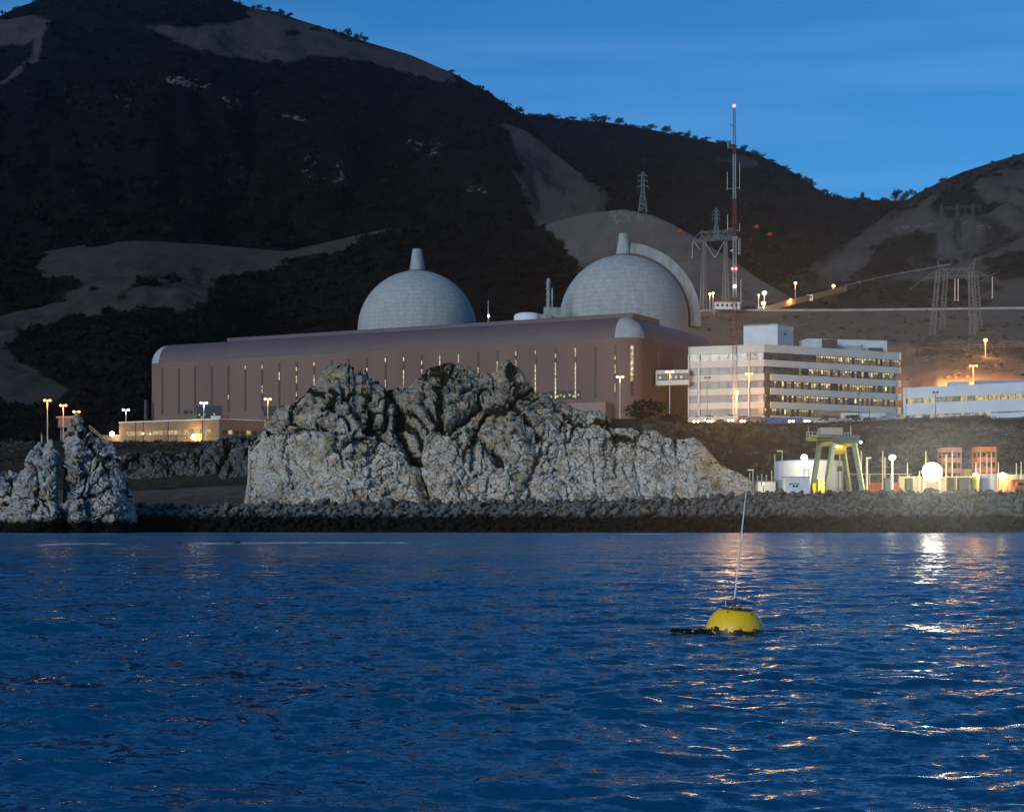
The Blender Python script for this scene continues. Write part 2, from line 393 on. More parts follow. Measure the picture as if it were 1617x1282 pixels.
# ------------------------------------------------------------------ hills
SCRUB = []            # (point, size) seeds gathered from the hills
def sheet(name, crest, Dc, Df, zf, rng_px, ncol=380, nrow=130, pw=1.0, amp=14, L=90, grass=(), dark=(), bare=(), seed=1, material='hill', scrub=0, smax=5, back=160, base=0.0):
    px = np.linspace(rng_px[0], rng_px[1], ncol)
    f = lambda v: interp(px, v) if isinstance(v, list) else np.full(px.shape, float(v))
    dc, df, z0 = f(Dc), f(Df), f(zf)
    zc = CH + (HY - interp(px, crest)) / F * dc
    t = np.concatenate([np.linspace(0, 1, nrow), np.linspace(1.03, 1.3, 10)])
    T = np.broadcast_to(t, (ncol, len(t)))
    tf = np.minimum(T, 1); tb = np.maximum(T - 1, 0) / .3
    DD = df[:, None] + (dc - df)[:, None] * tf + back * tb
    z = z0[:, None] + (zc - z0)[:, None] * (tf ** pw) - tb * back * .6
    PX = np.broadcast_to(px[:, None], T.shape)
    x = (PX - CX) / F * DD
    n1 = fbm(np.stack([x / L, DD / L, T * 0], -1), 5, seed)
    n2 = 1 - np.abs(fbm(np.stack([x / (L * .55), DD / (L * 1.6), T * 0 + 5], -1), 4, seed + 20)) * 2
    env = np.clip(4 * tf * (1 - tf), 0, 1)
    z = z + env * amp * (n1 * 1.2 - n2 * .5 + .3) + n1 * amp * .06
    V = np.stack([x, DD, z], -1)
    PY = HY - (z - CH) * F / DD
    n3 = fbm(np.stack([x / (L * .16), DD / (L * .3), z / (L * .16)], -1), 4, seed + 77)
    jx, jy = n1 * 24 + n3 * 26, n2 * 7 - 4 + n3 * 11
    g = np.zeros(T.shape) + base
    for p in grass: g = np.maximum(g, in_poly(PX + jx, PY + jy, p) * 1.0)
    for p in dark: g = np.where(in_poly(PX + jx, PY + jy, p), 0, g)
    for _ in range(3):
        g[1:-1] = (g[:-2] + 2 * g[1:-1] + g[2:]) / 4; g[:, 1:-1] = (g[:, :-2] + 2 * g[:, 1:-1] + g[:, 2:]) / 4
    b = np.zeros(T.shape)
    for p, v in bare: b = np.maximum(b, in_poly(PX + jx * .5, PY + jy * .5, p) * v)
    o = grid_obj(name, V, M[material], {'grass': g, 'bare': b}); tag(o, kind='structure')
    if scrub:
        r = np.random.RandomState(seed); w = ((g < .5) & (T < 1.02) & (PX > -60) & (PX < 1680) & (PY > -15)).ravel()
        idx = np.nonzero(w)[0]; idx = idx[r.randint(0, len(idx), scrub)]
        pts = V.reshape(-1, 3)[idx].copy(); pts[:, 0] += r.uniform(-4, 4, scrub); pts[:, 2] -= .3
        SCRUB.append((pts, smax * r.uniform(.35, 1, scrub) ** 1.5))
    return o, V
# second ridge, beyond the mast
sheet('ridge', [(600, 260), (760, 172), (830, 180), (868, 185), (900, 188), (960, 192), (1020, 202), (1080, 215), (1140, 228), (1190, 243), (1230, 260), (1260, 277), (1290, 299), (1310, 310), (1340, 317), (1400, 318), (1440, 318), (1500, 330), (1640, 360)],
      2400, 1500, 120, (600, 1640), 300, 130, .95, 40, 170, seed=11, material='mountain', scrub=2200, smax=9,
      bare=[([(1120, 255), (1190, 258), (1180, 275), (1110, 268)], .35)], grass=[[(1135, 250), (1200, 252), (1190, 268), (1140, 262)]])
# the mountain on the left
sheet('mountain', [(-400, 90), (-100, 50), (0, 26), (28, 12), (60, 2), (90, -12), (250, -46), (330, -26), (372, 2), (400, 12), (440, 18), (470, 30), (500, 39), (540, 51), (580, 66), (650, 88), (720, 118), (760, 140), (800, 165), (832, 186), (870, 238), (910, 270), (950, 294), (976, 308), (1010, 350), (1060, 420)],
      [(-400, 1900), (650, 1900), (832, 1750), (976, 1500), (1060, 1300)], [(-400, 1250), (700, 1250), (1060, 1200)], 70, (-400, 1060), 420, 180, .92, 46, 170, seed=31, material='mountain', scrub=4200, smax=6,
      grass=[[(235, 44), (330, 42), (375, 34), (392, 12), (440, 14), (470, 24), (540, 45), (640, 80), (722, 112), (716, 134), (680, 124), (640, 116), (600, 104), (560, 92), (500, 92), (440, 97), (390, 92), (340, 88), (290, 78), (260, 62), (215, 44)],
             [(796, 196), (830, 205), (872, 240), (912, 270), (978, 306), (950, 345), (852, 362), (838, 322), (826, 262), (806, 222)],
             [(0, 128), (40, 100), (74, 62), (92, 52), (84, 70), (60, 100), (20, 132), (0, 140)], [(-100, 40), (60, 25), (110, 40), (80, 60), (20, 75), (-100, 80)]],
      bare=[([(255, 118), (300, 120), (330, 132), (318, 142), (290, 136), (262, 132)], .72), ([(345, 150), (380, 158), (380, 174), (350, 168)], .5), ([(110, 138), (250, 150), (240, 205), (180, 195), (120, 160)], .33), ([(440, 178), (480, 182), (478, 192), (442, 190)], .55),
            ([(345, 228), (385, 240), (395, 300), (370, 310), (350, 270)], .36), ([(470, 240), (540, 240), (535, 290), (480, 290)], .4), ([(630, 220), (705, 225), (695, 250), (650, 245)], .5), ([(730, 285), (765, 288), (765, 305), (735, 303)], .5), ([(120, 200), (180, 200), (210, 240), (130, 240)], .25), ([(300, 260), (420, 270), (460, 320), (300, 310)], .22)])
# large hill on the right and the fenced spur below it
sheet('hill', [(1100, 500), (1180, 482), (1240, 442), (1300, 404), (1350, 374), (1390, 347), (1420, 324), (1450, 305), (1480, 290), (1520, 272), (1570, 256), (1617, 242), (1800, 195), (2100, 160)],
      [(1100, 1250), (1450, 1750), (2100, 1700)], 1080, 108, (1130, 2100), 300, 140, 1.0, 18, 80, seed=51, material='right_hill', scrub=1000, smax=4.5, base=.42,
      grass=[[(1380, 350), (1470, 318), (1500, 345), (1470, 400), (1380, 440), (1300, 440)], [(1460, 320), (1617, 262), (1900, 200), (1900, 420), (1617, 360), (1560, 340), (1540, 390), (1480, 400), (1490, 360)], [(1290, 420), (1400, 375), (1470, 356), (1480, 362), (1420, 385), (1340, 425), (1290, 440)]],
      dark=[[(1340, 430), (1430, 372), (1480, 366), (1490, 386), (1440, 410), (1380, 440)], [(1530, 330), (1580, 320), (1590, 328), (1540, 340)], [(1470, 330), (1500, 310), (1560, 280), (1540, 330), (1500, 345)]],
      bare=[([(1400, 360), (1470, 350), (1472, 358), (1420, 370)], .6), ([(1525, 350), (1570, 352), (1568, 362), (1530, 362)], .6)])
sheet('hill', [(1060, 500), (1120, 494), (1195, 490), (1225, 482), (1260, 471), (1300, 461), (1335, 453), (1400, 438), (1450, 429), (1500, 420), (1560, 400), (1617, 373), (1800, 310), (2100, 260)],
      [(1060, 950), (1195, 960), (1450, 1050), (2100, 1100)], 938, 110, (1060, 2100), 280, 70, 1.0, 5, 40, seed=71, material='right_hill', scrub=500, smax=2.4, base=.40,
      grass=[[(1380, 445), (1500, 418), (1617, 372), (1900, 300), (1900, 480), (1617, 470), (1560, 440), (1440, 440)], [(1560, 462), (1640, 462), (1640, 486), (1540, 484)]],
      dark=[[(1540, 410), (1620, 400), (1640, 440), (1560, 440)]], bare=[([(1240, 455), (1400, 460), (1400, 485), (1230, 485)], .22), ([(1540, 462), (1640, 462), (1640, 486), (1540, 484)], .3)])
# pale grassy spur behind the right dome
sheet('hill', [(700, 470), (800, 395), (852, 356), (900, 342), (930, 335), (986, 330), (1030, 339), (1060, 353), (1100, 376), (1160, 413), (1200, 441), (1245, 467), (1290, 496)],
      [(700, 1300), (930, 1240), (1290, 1000)], [(700, 1000), (1290, 955)], [(700, 50), (1020, 60), (1090, 105), (1290, 108)], (720, 1290), 240, 90, 1.0, 6, 70, seed=91, material='spur',
      grass=[[(860, 352), (930, 328), (1000, 322), (1060, 345), (1160, 405), (1260, 470), (1280, 500), (900, 500), (905, 420), (880, 395)]],
      bare=[([(945, 328), (1000, 332), (1015, 350), (960, 352)], .62), ([(890, 380), (920, 400), (915, 430), (895, 410)], .5)], scrub=260, smax=5)
# near benches and brushy knoll on the left
sheet('hill', [(-400, 405), (-60, 402), (60, 398), (140, 386), (220, 380), (330, 386), (450, 396), (505, 385), (560, 372), (620, 360), (700, 352), (760, 354), (800, 364), (840, 386), (880, 408), (900, 432), (930, 490)],
      [(-400, 1240), (930, 1160)], [(-400, 740), (230, 740), (420, 890), (930, 930)], [(-400, 31), (420, 37), (930, 45)], (-400, 940), 420, 170, .92, 9, 80, seed=111, scrub=4200, smax=4.4,
      grass=[[(52, 398), (140, 384), (220, 376), (330, 382), (450, 392), (505, 380), (600, 358), (640, 352), (560, 388), (470, 410), (390, 428), (350, 446), (335, 478), (280, 492), (180, 492), (90, 508), (10, 540), (10, 560), (40, 580), (100, 610), (90, 640), (40, 640), (-30, 620), (-200, 640), (-200, 520), (0, 502), (80, 478), (140, 452), (150, 445), (60, 448)]],
      dark=[[(70, 462), (60, 440), (120, 440), (155, 450)], [(180, 470), (300, 420), (310, 424), (190, 474)]], bare=[([(300, 480), (325, 484), (322, 494), (300, 492)], .5), ([(600, 362), (720, 352), (690, 400), (610, 385)], .28)])

def leaf_clumps(name, seeds, mat_, ntri=34, seed=5, flat=.75):
    r = np.random.RandomState(seed); Vs, Fs, At = [], [], []
    tmpl = []
    for k in range(8):
        d = r.normal(size=(ntri, 3)); d /= np.linalg.norm(d, axis=1)[:, None]; d[:, 2] = np.abs(d[:, 2]) * 1.0
        c = d * r.uniform(.55, 1.0, (ntri, 1)) * np.array([1, 1, flat])
        tri = c[:, None, :] + r.normal(size=(ntri, 3, 3)) * .28
        tmpl.append(tri.reshape(-1, 3))
    n0 = 0
    for pts, sz in seeds:
        k = r.randint(0, 8, len(pts)); a = r.uniform(0, 6.28, len(pts))
        for i in range(8):
            s = np.nonzero(k == i)[0]
            if not len(s): continue
            T = tmpl[i]; ca, sa = np.cos(a[s])[:, None], np.sin(a[s])[:, None]
            x = T[:, 0] * ca - T[:, 1] * sa; y = T[:, 0] * sa + T[:, 1] * ca
            v = np.stack([x, y, np.broadcast_to(T[:, 2], x.shape)], -1) * sz[s][:, None, None] + pts[s][:, None, :]
            Vs.append(v.reshape(-1, 3)); At.append(np.repeat(r.uniform(0, 1, len(s)), len(T)))
    V = np.concatenate(Vs); Fc = np.arange(len(V)).reshape(-1, 3)
    o = tri_obj(name, V, Fc, mat_, attrs={'tone': np.concatenate(At)})
    return tag(o, kind='stuff')
def foliage_mat(name, c1, c2):
    m = bpy.data.materials.new(name); n, l, b = nodes(m); b.inputs['Roughness'].default_value = .9; b.inputs['Specular IOR Level'].default_value = 0
    at = n.new('ShaderNodeAttribute'); at.attribute_name = 'tone'
    x = n.new('ShaderNodeMix'); x.data_type = 'RGBA'; x.inputs['A'].default_value = (*c1, 1); x.inputs['B'].default_value = (*c2, 1)
    l.new(at.outputs['Fac'], x.inputs['Factor']); l.new(x.outputs['Result'], b.inputs['Base Color'])
    return m
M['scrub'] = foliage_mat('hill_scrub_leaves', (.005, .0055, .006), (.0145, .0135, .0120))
M['bluff_scrub'] = foliage_mat('bluff_scrub_leaves', (.030, .029, .022), (.115, .10, .076))
M['tree_leaf'] = foliage_mat('tree_leaves', (.006, .009, .006), (.02, .022, .016))
M['bark'] = mat('bark', (.03, .026, .022), None, .9, 2)
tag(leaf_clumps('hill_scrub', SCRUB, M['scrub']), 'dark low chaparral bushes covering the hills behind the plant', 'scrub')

# ------------------------------------------------------------------ water
def water():
    m = bpy.data.materials.new('sea_water'); n, l, b = nodes(m)
    b.inputs['Base Color'].default_value = (.0006, .060, .140, 1); b.inputs['Roughness'].default_value = .10; b.inputs['IOR'].default_value = 1.34
    b.inputs['Specular IOR Level'].default_value = .5
    t = n.new('ShaderNodeTexCoord'); g = n.new('ShaderNodeNewGeometry')
    acc = g.outputs['Normal']
    big = n.new('ShaderNodeTexNoise'); big.inputs['Scale'].default_value = .06; big.inputs['Detail'].default_value = 4
    mpb = n.new('ShaderNodeMapping'); mpb.inputs['Scale'].default_value = (.35, 1.6, 1); l.new(t.outputs['Object'], mpb.inputs['Vector']); l.new(mpb.outputs[0], big.inputs['Vector'])
    gust = n.new('ShaderNodeMapRange'); gust.inputs['From Min'].default_value = .36; gust.inputs['From Max'].default_value = .62; gust.inputs['To Min'].default_value = .6; gust.inputs['To Max'].default_value = 1.2
    l.new(big.outputs[0], gust.inputs['Value'])
    for sc, amp in ((.55, .14), (2.2, .22), (7.0, .34), (20.0, .34), (55.0, .16)):
        z = n.new('ShaderNodeTexNoise'); z.inputs['Scale'].default_value = sc; z.inputs['Detail'].default_value = 2
        mp_ = n.new('ShaderNodeMapping'); mp_.inputs['Scale'].default_value = (.6, 1, 1); l.new(t.outputs['Object'], mp_.inputs['Vector']); l.new(mp_.outputs[0], z.inputs['Vector'])
        sub = n.new('ShaderNodeVectorMath'); sub.operation = 'SUBTRACT'; sub.inputs[1].default_value = (.5, .5, .5); l.new(z.outputs['Color'], sub.inputs[0])
        mul = n.new('ShaderNodeVectorMath'); mul.operation = 'MULTIPLY'; mul.inputs[1].default_value = (2 * amp * .7, 2 * amp, 0); l.new(sub.outputs[0], mul.inputs[0])
        sc_ = n.new('ShaderNodeVectorMath'); sc_.operation = 'SCALE'; l.new(mul.outputs[0], sc_.inputs[0]); l.new(gust.outputs[0], sc_.inputs['Scale'])
        ad = n.new('ShaderNodeVectorMath'); ad.operation = 'ADD'; l.new(acc, ad.inputs[0]); l.new(sc_.outputs[0], ad.inputs[1]); acc = ad.outputs[0]
    # wind-steepened waves: their seaward faces are the ones that show, more so the more of them crowd together
    sy = n.new('ShaderNodeSeparateXYZ'); l.new(g.outputs['Position'], sy.inputs[0])
    my = n.new('ShaderNodeMapRange'); my.inputs['From Min'].default_value = 15; my.inputs['From Max'].default_value = 280; my.inputs['To Min'].default_value = -.03; my.inputs['To Max'].default_value = -.17; l.new(sy.outputs['Y'], my.inputs['Value'])
    cy = n.new('ShaderNodeCombineXYZ'); l.new(my.outputs[0], cy.inputs['Y']); ad = n.new('ShaderNodeVectorMath'); ad.operation = 'ADD'; l.new(acc, ad.inputs[0]); l.new(cy.outputs[0], ad.inputs[1]); acc = ad.outputs[0]
    nm = n.new('ShaderNodeVectorMath'); nm.operation = 'NORMALIZE'; l.new(acc, nm.inputs[0]); l.new(nm.outputs[0], b.inputs['Normal'])
    # foam
    at = n.new('ShaderNodeAttribute'); at.attribute_name = 'foam'
    fz = n.new('ShaderNodeTexNoise'); fz.inputs['Scale'].default_value = 1.3; fz.inputs['Detail'].default_value = 6
    mpf = n.new('ShaderNodeMapping'); mpf.inputs['Scale'].default_value = (.5, .25, 1); l.new(t.outputs['Object'], mpf.inputs['Vector']); l.new(mpf.outputs[0], fz.inputs['Vector'])
    fm = n.new('ShaderNodeMath'); fm.operation = 'MULTIPLY'; l.new(at.outputs['Fac'], fm.inputs[0])
    fr = n.new('ShaderNodeMapRange'); fr.inputs['From Min'].default_value = .36; fr.inputs['From Max'].default_value = .58; l.new(fz.outputs[0], fr.inputs['Value']); l.new(fr.outputs[0], fm.inputs[1])
    white = n.new('ShaderNodeBsdfDiffuse'); white.inputs['Color'].default_value = (.6, .65, .68, 1)
    ms = n.new('ShaderNodeMixShader'); l.new(fm.outputs[0], ms.inputs[0]); l.new(b.outputs[0], ms.inputs[1]); l.new(white.outputs[0], ms.inputs[2])
    l.new(ms.outputs[0], n['Material Output'].inputs['Surface'])
    th = np.concatenate([np.linspace(-1.3, -.34, 24)[:-1], np.linspace(-.34, .34, 860), np.linspace(.34, 1.3, 24)[1:]])
    D = [2.0]
    while D[-1] < 425:
        d = D[-1]; D.append(d * (1.06 if d < 8 else 1.0036 if d < 110 else 1.012 if d < 430 else 1.15))
    D = np.array(D)
    TH, DD = np.meshgrid(th, D, indexing='ij')
    x = np.tan(TH) * DD
    dr = np.gradient(D)[None, :]
    r = np.random.RandomState(3); h = np.zeros(x.shape); gx = x * 0
    dense = (np.abs(TH) < .35) * 1.0
    for k in range(64):
        lam = .26 * (12 ** (k / 63.0)) * r.uniform(.9, 1.1); a = math.pi / 2 + r.normal() * .62
        kk = 2 * math.pi / lam; s = .020 if lam > 1.2 else .052
        fade = np.clip(lam / (2.4 * dr) - 1, 0, 1) * dense
        ph = kk * (math.cos(a) * x + math.sin(a) * DD) + r.uniform(0, 6.28)
        h += fade * s / kk * (np.sin(ph) + .25 * np.sin(2 * ph + .6))
    for lam, a, s, ph in ((6.5, 1.25, .020, .4), (8.2, 1.9, .018, 2.1), (11.0, 1.5, .016, 4.4)):
        kk = 2 * math.pi / lam; h += np.clip(lam / (2.4 * dr) - 1, 0, 1) * dense * s / kk * np.sin(kk * (math.cos(a) * x + math.sin(a) * DD) + ph)
    mod = .75 + .5 * fbm(np.stack([x / 9, DD / 7, x * 0], -1), 3, 4)
    h *= mod
    V = np.stack([x, DD, h], -1)
    PX = CX + x / DD * F
    fo = np.zeros(x.shape)
    for line, w in (([(60, 150), (120, 163), (180, 160)], 8), ([(300, 163), (395, 166), (480, 172), (640, 170)], 9), ([(985, 330), (1050, 330)], 14), ([(880, 300), (900, 300)], 8), ([(-40, 395), (60, 402), (400, 402), (1000, 402), (1700, 402)], 3)):
        dd = np.abs(DD - interp(PX, line)); inside = np.clip((PX - line[0][0] + 10) / 20, 0, 1) * np.clip((line[-1][0] + 10 - PX) / 20, 0, 1)
        fo = np.maximum(fo, np.clip(1.2 - dd / w, 0, 1) * inside)
    o = grid_obj('sea_water', V, m, {'foam': fo}); tag(o, kind='structure')
water()

# ------------------------------------------------------------------ rocks
def rock_mat(name, hi, lo, dark, wet=2.2, strata=False):
    m = bpy.data.materials.new(name); n, l, b = nodes(m); b.inputs['Roughness'].default_value = .92; b.inputs['Specular IOR Level'].default_value = 0
    t = n.new('ShaderNodeTexCoord'); g = n.new('ShaderNodeNewGeometry')
    def noise(sc, det=6, st=(1, 1, 1), rot=(0, 0, 0)):
        q = n.new('ShaderNodeMapping'); q.inputs['Scale'].default_value = st; q.inputs['Rotation'].default_value = rot; l.new(t.outputs['Object'], q.inputs['Vector'])
        z = n.new('ShaderNodeTexNoise'); z.inputs['Scale'].default_value = sc; z.inputs['Detail'].default_value = det; l.new(q.outputs[0], z.inputs['Vector']); return z.outputs[0]
    def mr(v, a, c):
        r = n.new('ShaderNodeMapRange'); r.inputs['From Min'].default_value = a; r.inputs['From Max'].default_value = c; l.new(v, r.inputs['Value']); return r.outputs[0]
    def mix(f, a, c):
        x = n.new('ShaderNodeMix'); x.data_type = 'RGBA'; l.new(f, x.inputs['Factor'])
        for s, k in ((a, 'A'), (c, 'B')):
            if isinstance(s, tuple): x.inputs[k].default_value = (*s, 1)
            else: l.new(s, x.inputs[k])
        return x.outputs['Result']
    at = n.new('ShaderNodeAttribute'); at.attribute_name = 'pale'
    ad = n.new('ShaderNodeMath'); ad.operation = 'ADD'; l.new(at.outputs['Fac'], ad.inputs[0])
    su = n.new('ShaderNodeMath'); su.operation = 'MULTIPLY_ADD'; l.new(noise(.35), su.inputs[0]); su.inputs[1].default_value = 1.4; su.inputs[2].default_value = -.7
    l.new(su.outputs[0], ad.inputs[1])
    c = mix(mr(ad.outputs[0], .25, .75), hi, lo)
    c = mix(mr(noise(.3), .50, .64), c, tuple(x * y for x, y in zip(lo, (.78, .62, .45))))
    c = mix(mr(noise(2.2, 8), .53, .66), c, tuple(x * .32 for x in hi))
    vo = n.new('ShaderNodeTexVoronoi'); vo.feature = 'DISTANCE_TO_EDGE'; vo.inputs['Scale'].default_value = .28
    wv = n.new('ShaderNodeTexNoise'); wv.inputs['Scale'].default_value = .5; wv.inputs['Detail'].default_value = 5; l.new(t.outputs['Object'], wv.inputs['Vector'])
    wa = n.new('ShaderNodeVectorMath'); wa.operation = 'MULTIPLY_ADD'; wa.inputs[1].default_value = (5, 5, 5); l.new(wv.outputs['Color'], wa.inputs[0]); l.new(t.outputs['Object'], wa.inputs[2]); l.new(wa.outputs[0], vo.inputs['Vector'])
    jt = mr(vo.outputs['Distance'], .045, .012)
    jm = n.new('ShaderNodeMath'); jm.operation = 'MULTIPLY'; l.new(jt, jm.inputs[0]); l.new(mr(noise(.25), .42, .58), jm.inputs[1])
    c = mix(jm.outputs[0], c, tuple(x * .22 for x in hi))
    if strata: c = mix(mr(noise(.8, 6, (.3, .3, 1.7), (0, .30, .2)), .56, .68), c, tuple(x * .62 for x in lo))
    av = n.new('ShaderNodeAttribute'); av.attribute_name = 'moss_shade'
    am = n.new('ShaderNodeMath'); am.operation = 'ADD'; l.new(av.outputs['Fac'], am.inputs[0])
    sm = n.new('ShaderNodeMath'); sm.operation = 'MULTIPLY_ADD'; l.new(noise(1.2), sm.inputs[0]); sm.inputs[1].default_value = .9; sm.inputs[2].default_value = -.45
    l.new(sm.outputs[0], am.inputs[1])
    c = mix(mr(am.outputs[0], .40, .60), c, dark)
    if wet is not None:
        sp = n.new('ShaderNodeSeparateXYZ'); l.new(g.outputs['Position'], sp.inputs[0])
        w = n.new('ShaderNodeMath'); w.operation = 'MULTIPLY_ADD'; l.new(noise(.5), w.inputs[0]); w.inputs[1].default_value = -3.0; l.new(sp.outputs['Z'], w.inputs[2])
        c = mix(mr(w.outputs[0], wet - 1.5, wet - 2.6), c, (.010, .010, .009))
    l.new(c, b.inputs['Base Color'])
    bp = n.new('ShaderNodeBump'); bp.inputs['Distance'].default_value = .16; l.new(noise(1.3, 9), bp.inputs['Height']); l.new(bp.outputs[0], b.inputs['Normal'])
    return m
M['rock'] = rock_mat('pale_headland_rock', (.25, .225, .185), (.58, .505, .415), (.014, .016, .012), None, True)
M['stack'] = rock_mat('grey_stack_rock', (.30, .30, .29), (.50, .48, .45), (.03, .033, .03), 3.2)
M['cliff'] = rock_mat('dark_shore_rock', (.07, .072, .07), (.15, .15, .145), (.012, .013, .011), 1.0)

def rock_mass(name, crest, Df, Dc, Db, zb, ncol, nfront, material, label, cat, seed=1, blocks=(11, 4.6, 2.0), bamp=(1.7, 1.1, .34), cracks=(), pale=None, q=2.0, fade_edge=True, warp=1.0, jag=1.0, flute=0, group=None, slab=.75):
    px = np.linspace(crest[0][0], crest[-1][0], ncol)
    zt = CH + (HY - interp(px, crest)) / F * Dc
    H = (zt - zb).max(); rel = np.clip((zt - zb) / H, 0.02, 1)
    tf = np.linspace(0, 1, nfront); tb = np.linspace(0, 1, max(12, nfront // 5))[1:]
    A = rel[:, None] ** .55
    Df_ = Dc - (Dc - Df) * A; Db_ = Dc + (Db - Dc) * A
    Dfront = Df_ + (Dc - Df_) * (tf[None] ** q); zfr = zb + (zt - zb)[:, None] * tf[None]
    Dback = Dc + (Db_ - Dc) * tb[None]; zbk = zb + (zt - zb)[:, None] * (1 - tb[None] ** 1.6)
    DD = np.concatenate([Dfront, Dback], 1); zz = np.concatenate([zfr, zbk], 1)
    PX = np.broadcast_to(px[:, None], DD.shape)
    V = np.stack([(PX - CX) / F * DD, DD, zz], -1)
    du = np.gradient(V, axis=0); dv = np.gradient(V, axis=1)
    N = np.cross(du, dv); N /= np.linalg.norm(N, axis=-1)[..., None] + 1e-9
    up = (zz - zb) / H
    Wp = V + warp * 2.2 * np.stack([fbm(V / 7, 3, seed + 1), fbm(V / 7 + 40, 3, seed + 2), fbm(V / 7 + 90, 3, seed + 3)], -1)
    d = np.zeros(zz.shape); crev = np.zeros(zz.shape)
    jagw = np.clip(up * 2.0 - .25, .42, 1.0) if jag else 1.0
    for k, (L, a) in enumerate(zip(blocks, bamp)):
        hgt, e, f1 = blocks3(Wp / L * np.array([1, 1, .85]), seed + 7 * k)
        w = jagw if k < 2 else 1
        d += w * a * (.25 - f1 ** 2 * .35 + hgt * 1.3 - .9 * np.exp(-(e / .06) ** 2))
        crev = np.maximum(crev, w * np.exp(-(e / .09) ** 2) * (1 if k == 0 else .5))
    if flute:
        d += flute * fbm(np.stack([V[..., 0] / 2.2, V[..., 1] / 2.2, V[..., 2] / 11], -1), 4, seed + 60)
    d += .34 * fbm(V / 2.6, 4, seed + 30, .55)
    tl = V[..., 2] + .28 * V[..., 0] * (1 if seed == 5 else .3)
    hs, es, _f = blocks3(np.stack([Wp[..., 0] / 7.5, Wp[..., 1] / 7.5, (tl + Wp[..., 2] - V[..., 2]) / 2.3], -1), seed + 90)
    d += slab * (hs * 1.5 - .8 * np.exp(-(es / .05) ** 2)) + .9 * fbm(V / 9, 3, seed + 31)
    d += -.35 * np.abs(fbm(np.stack([V[..., 0] / 7 + V[..., 2] * .05, V[..., 1] / 7, V[..., 2] / .9], -1), 3, seed + 33)) * (1 - np.clip(up * 1.6, 0, 1))
    PY = HY - (V[..., 2] - CH) * F / V[..., 1]
    jx = fbm(V / 5, 4, seed + 44) * 6; jy = fbm(V / 5 + 33, 4, seed + 45) * 6
    moss_shade = np.zeros(zz.shape)
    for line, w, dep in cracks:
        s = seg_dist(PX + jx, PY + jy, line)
        d -= dep * np.exp(-(s / w) ** 2); moss_shade = np.maximum(moss_shade, np.exp(-(s / (w * .75)) ** 2) * (.75 if dep > 2 else .4))
    moss_shade = np.maximum(moss_shade, np.clip(N[..., 2] - .35, 0, 1) * .62 * (jagw if jag else .4) + crev * .62 * (up > .3))  # dark growth on ledges and gullies; crevice shade is put into the colour too
    front_w = np.concatenate([np.where(tf > .9, 1 - (tf - .9) * 6.5, 1), .35 - tb * .1])[None]
    edge = np.clip(np.minimum(np.arange(ncol), np.arange(ncol)[::-1]) / 6., 0, 1)[:, None] if fade_edge else 1
    V = V + N * (d * front_w * edge * np.clip(rel, .12, 1)[:, None])[..., None]
    pl = np.full(zz.shape, .5) if pale is None else pale(PX, PY, up)
    o = grid_obj(name, V, M[material], {'moss_shade': moss_shade, 'pale': pl}, smooth=True)
    return tag(o, label, cat, group)
big_crest = [(384, 800), (390, 770), (392, 740), (393, 705), (408, 692), (417, 662), (445, 640), (470, 630), (495, 612), (505, 595), (515, 582), (530, 576), (545, 575), (558, 579), (562, 588), (570, 578), (580, 581), (586, 594), (600, 597), (612, 604), (632, 610), (648, 606), (662, 590), (672, 580), (700, 570), (718, 571), (735, 577), (752, 588), (772, 590), (783, 587), (790, 575), (797, 568), (806, 569), (814, 579), (826, 592), (835, 606), (850, 620), (865, 622), (880, 635), (905, 645), (925, 650), (948, 645), (958, 655), (968, 665), (985, 672), (1005, 679), (1035, 681), (1050, 690), (1080, 693), (1095, 690), (1110, 702), (1125, 720), (1140, 735), (1165, 745), (1180, 755), (1192, 765), (1204, 800)]
big_cracks = [([(600, 590), (612, 605), (624, 626), (634, 649), (630, 675), (640, 696), (650, 717), (655, 737), (666, 785)], 8, 4.2),
    ([(640, 660), (660, 690), (650, 715)], 9, 4),
    ([(455, 660), (497, 672), (525, 678), (546, 688), (580, 690), (615, 690)], 6, 3), ([(500, 625), (520, 640), (545, 660), (552, 678)], 4, 2.4), ([(538, 610), (551, 633), (556, 652)], 3, 1.8),
    ([(562, 654), (572, 667), (611, 670)], 5, 2.8), ([(575, 680), (612, 676)], 7, 2.2), ([(611, 600), (612, 640), (614, 668)], 3.5, 2.6), ([(430, 662), (470, 648), (505, 626), (520, 612)], 3, 1.5),
    ([(668, 628), (705, 620), (754, 607), (800, 613), (850, 628)], 4, 2.4), ([(662, 600), (668, 640)], 4, 2.2), ([(676, 644), (686, 665), (707, 680), (731, 662), (760, 640)], 7, 3), ([(775, 701), (782, 720), (788, 740)], 7, 3.6),
    ([(760, 613), (809, 612), (842, 641), (880, 650), (912, 653)], 4, 2.4), ([(861, 681), (852, 715), (842, 741), (836, 790)], 3.2, 1.6), ([(891, 657), (896, 714)], 4, 1.3),
    ([(934, 692), (940, 780)], 2.6, 1.2), ([(972, 671), (975, 752)], 3, 1.4), ([(850, 714), (950, 717), (1060, 736), (1141, 741)], 2.6, 1.1), ([(858, 744), (912, 747)], 2.6, 1.1),
    ([(1043, 706), (1065, 720)], 5, 1.8), ([(1100, 733), (1155, 744)], 4, 1.8), ([(790, 600), (800, 660), (796, 690)], 3, 1.5), ([(530, 716), (560, 725), (590, 715), (600, 690)], 2.6, 1.3), ([(533, 690), (545, 735)], 3, 1.4), ([(455, 710), (462, 770)], 3, 1.3), ([(735, 660), (752, 700), (745, 740)], 4, 1.6), ([(1000, 690), (1010, 780)], 2.6, 1.0)]
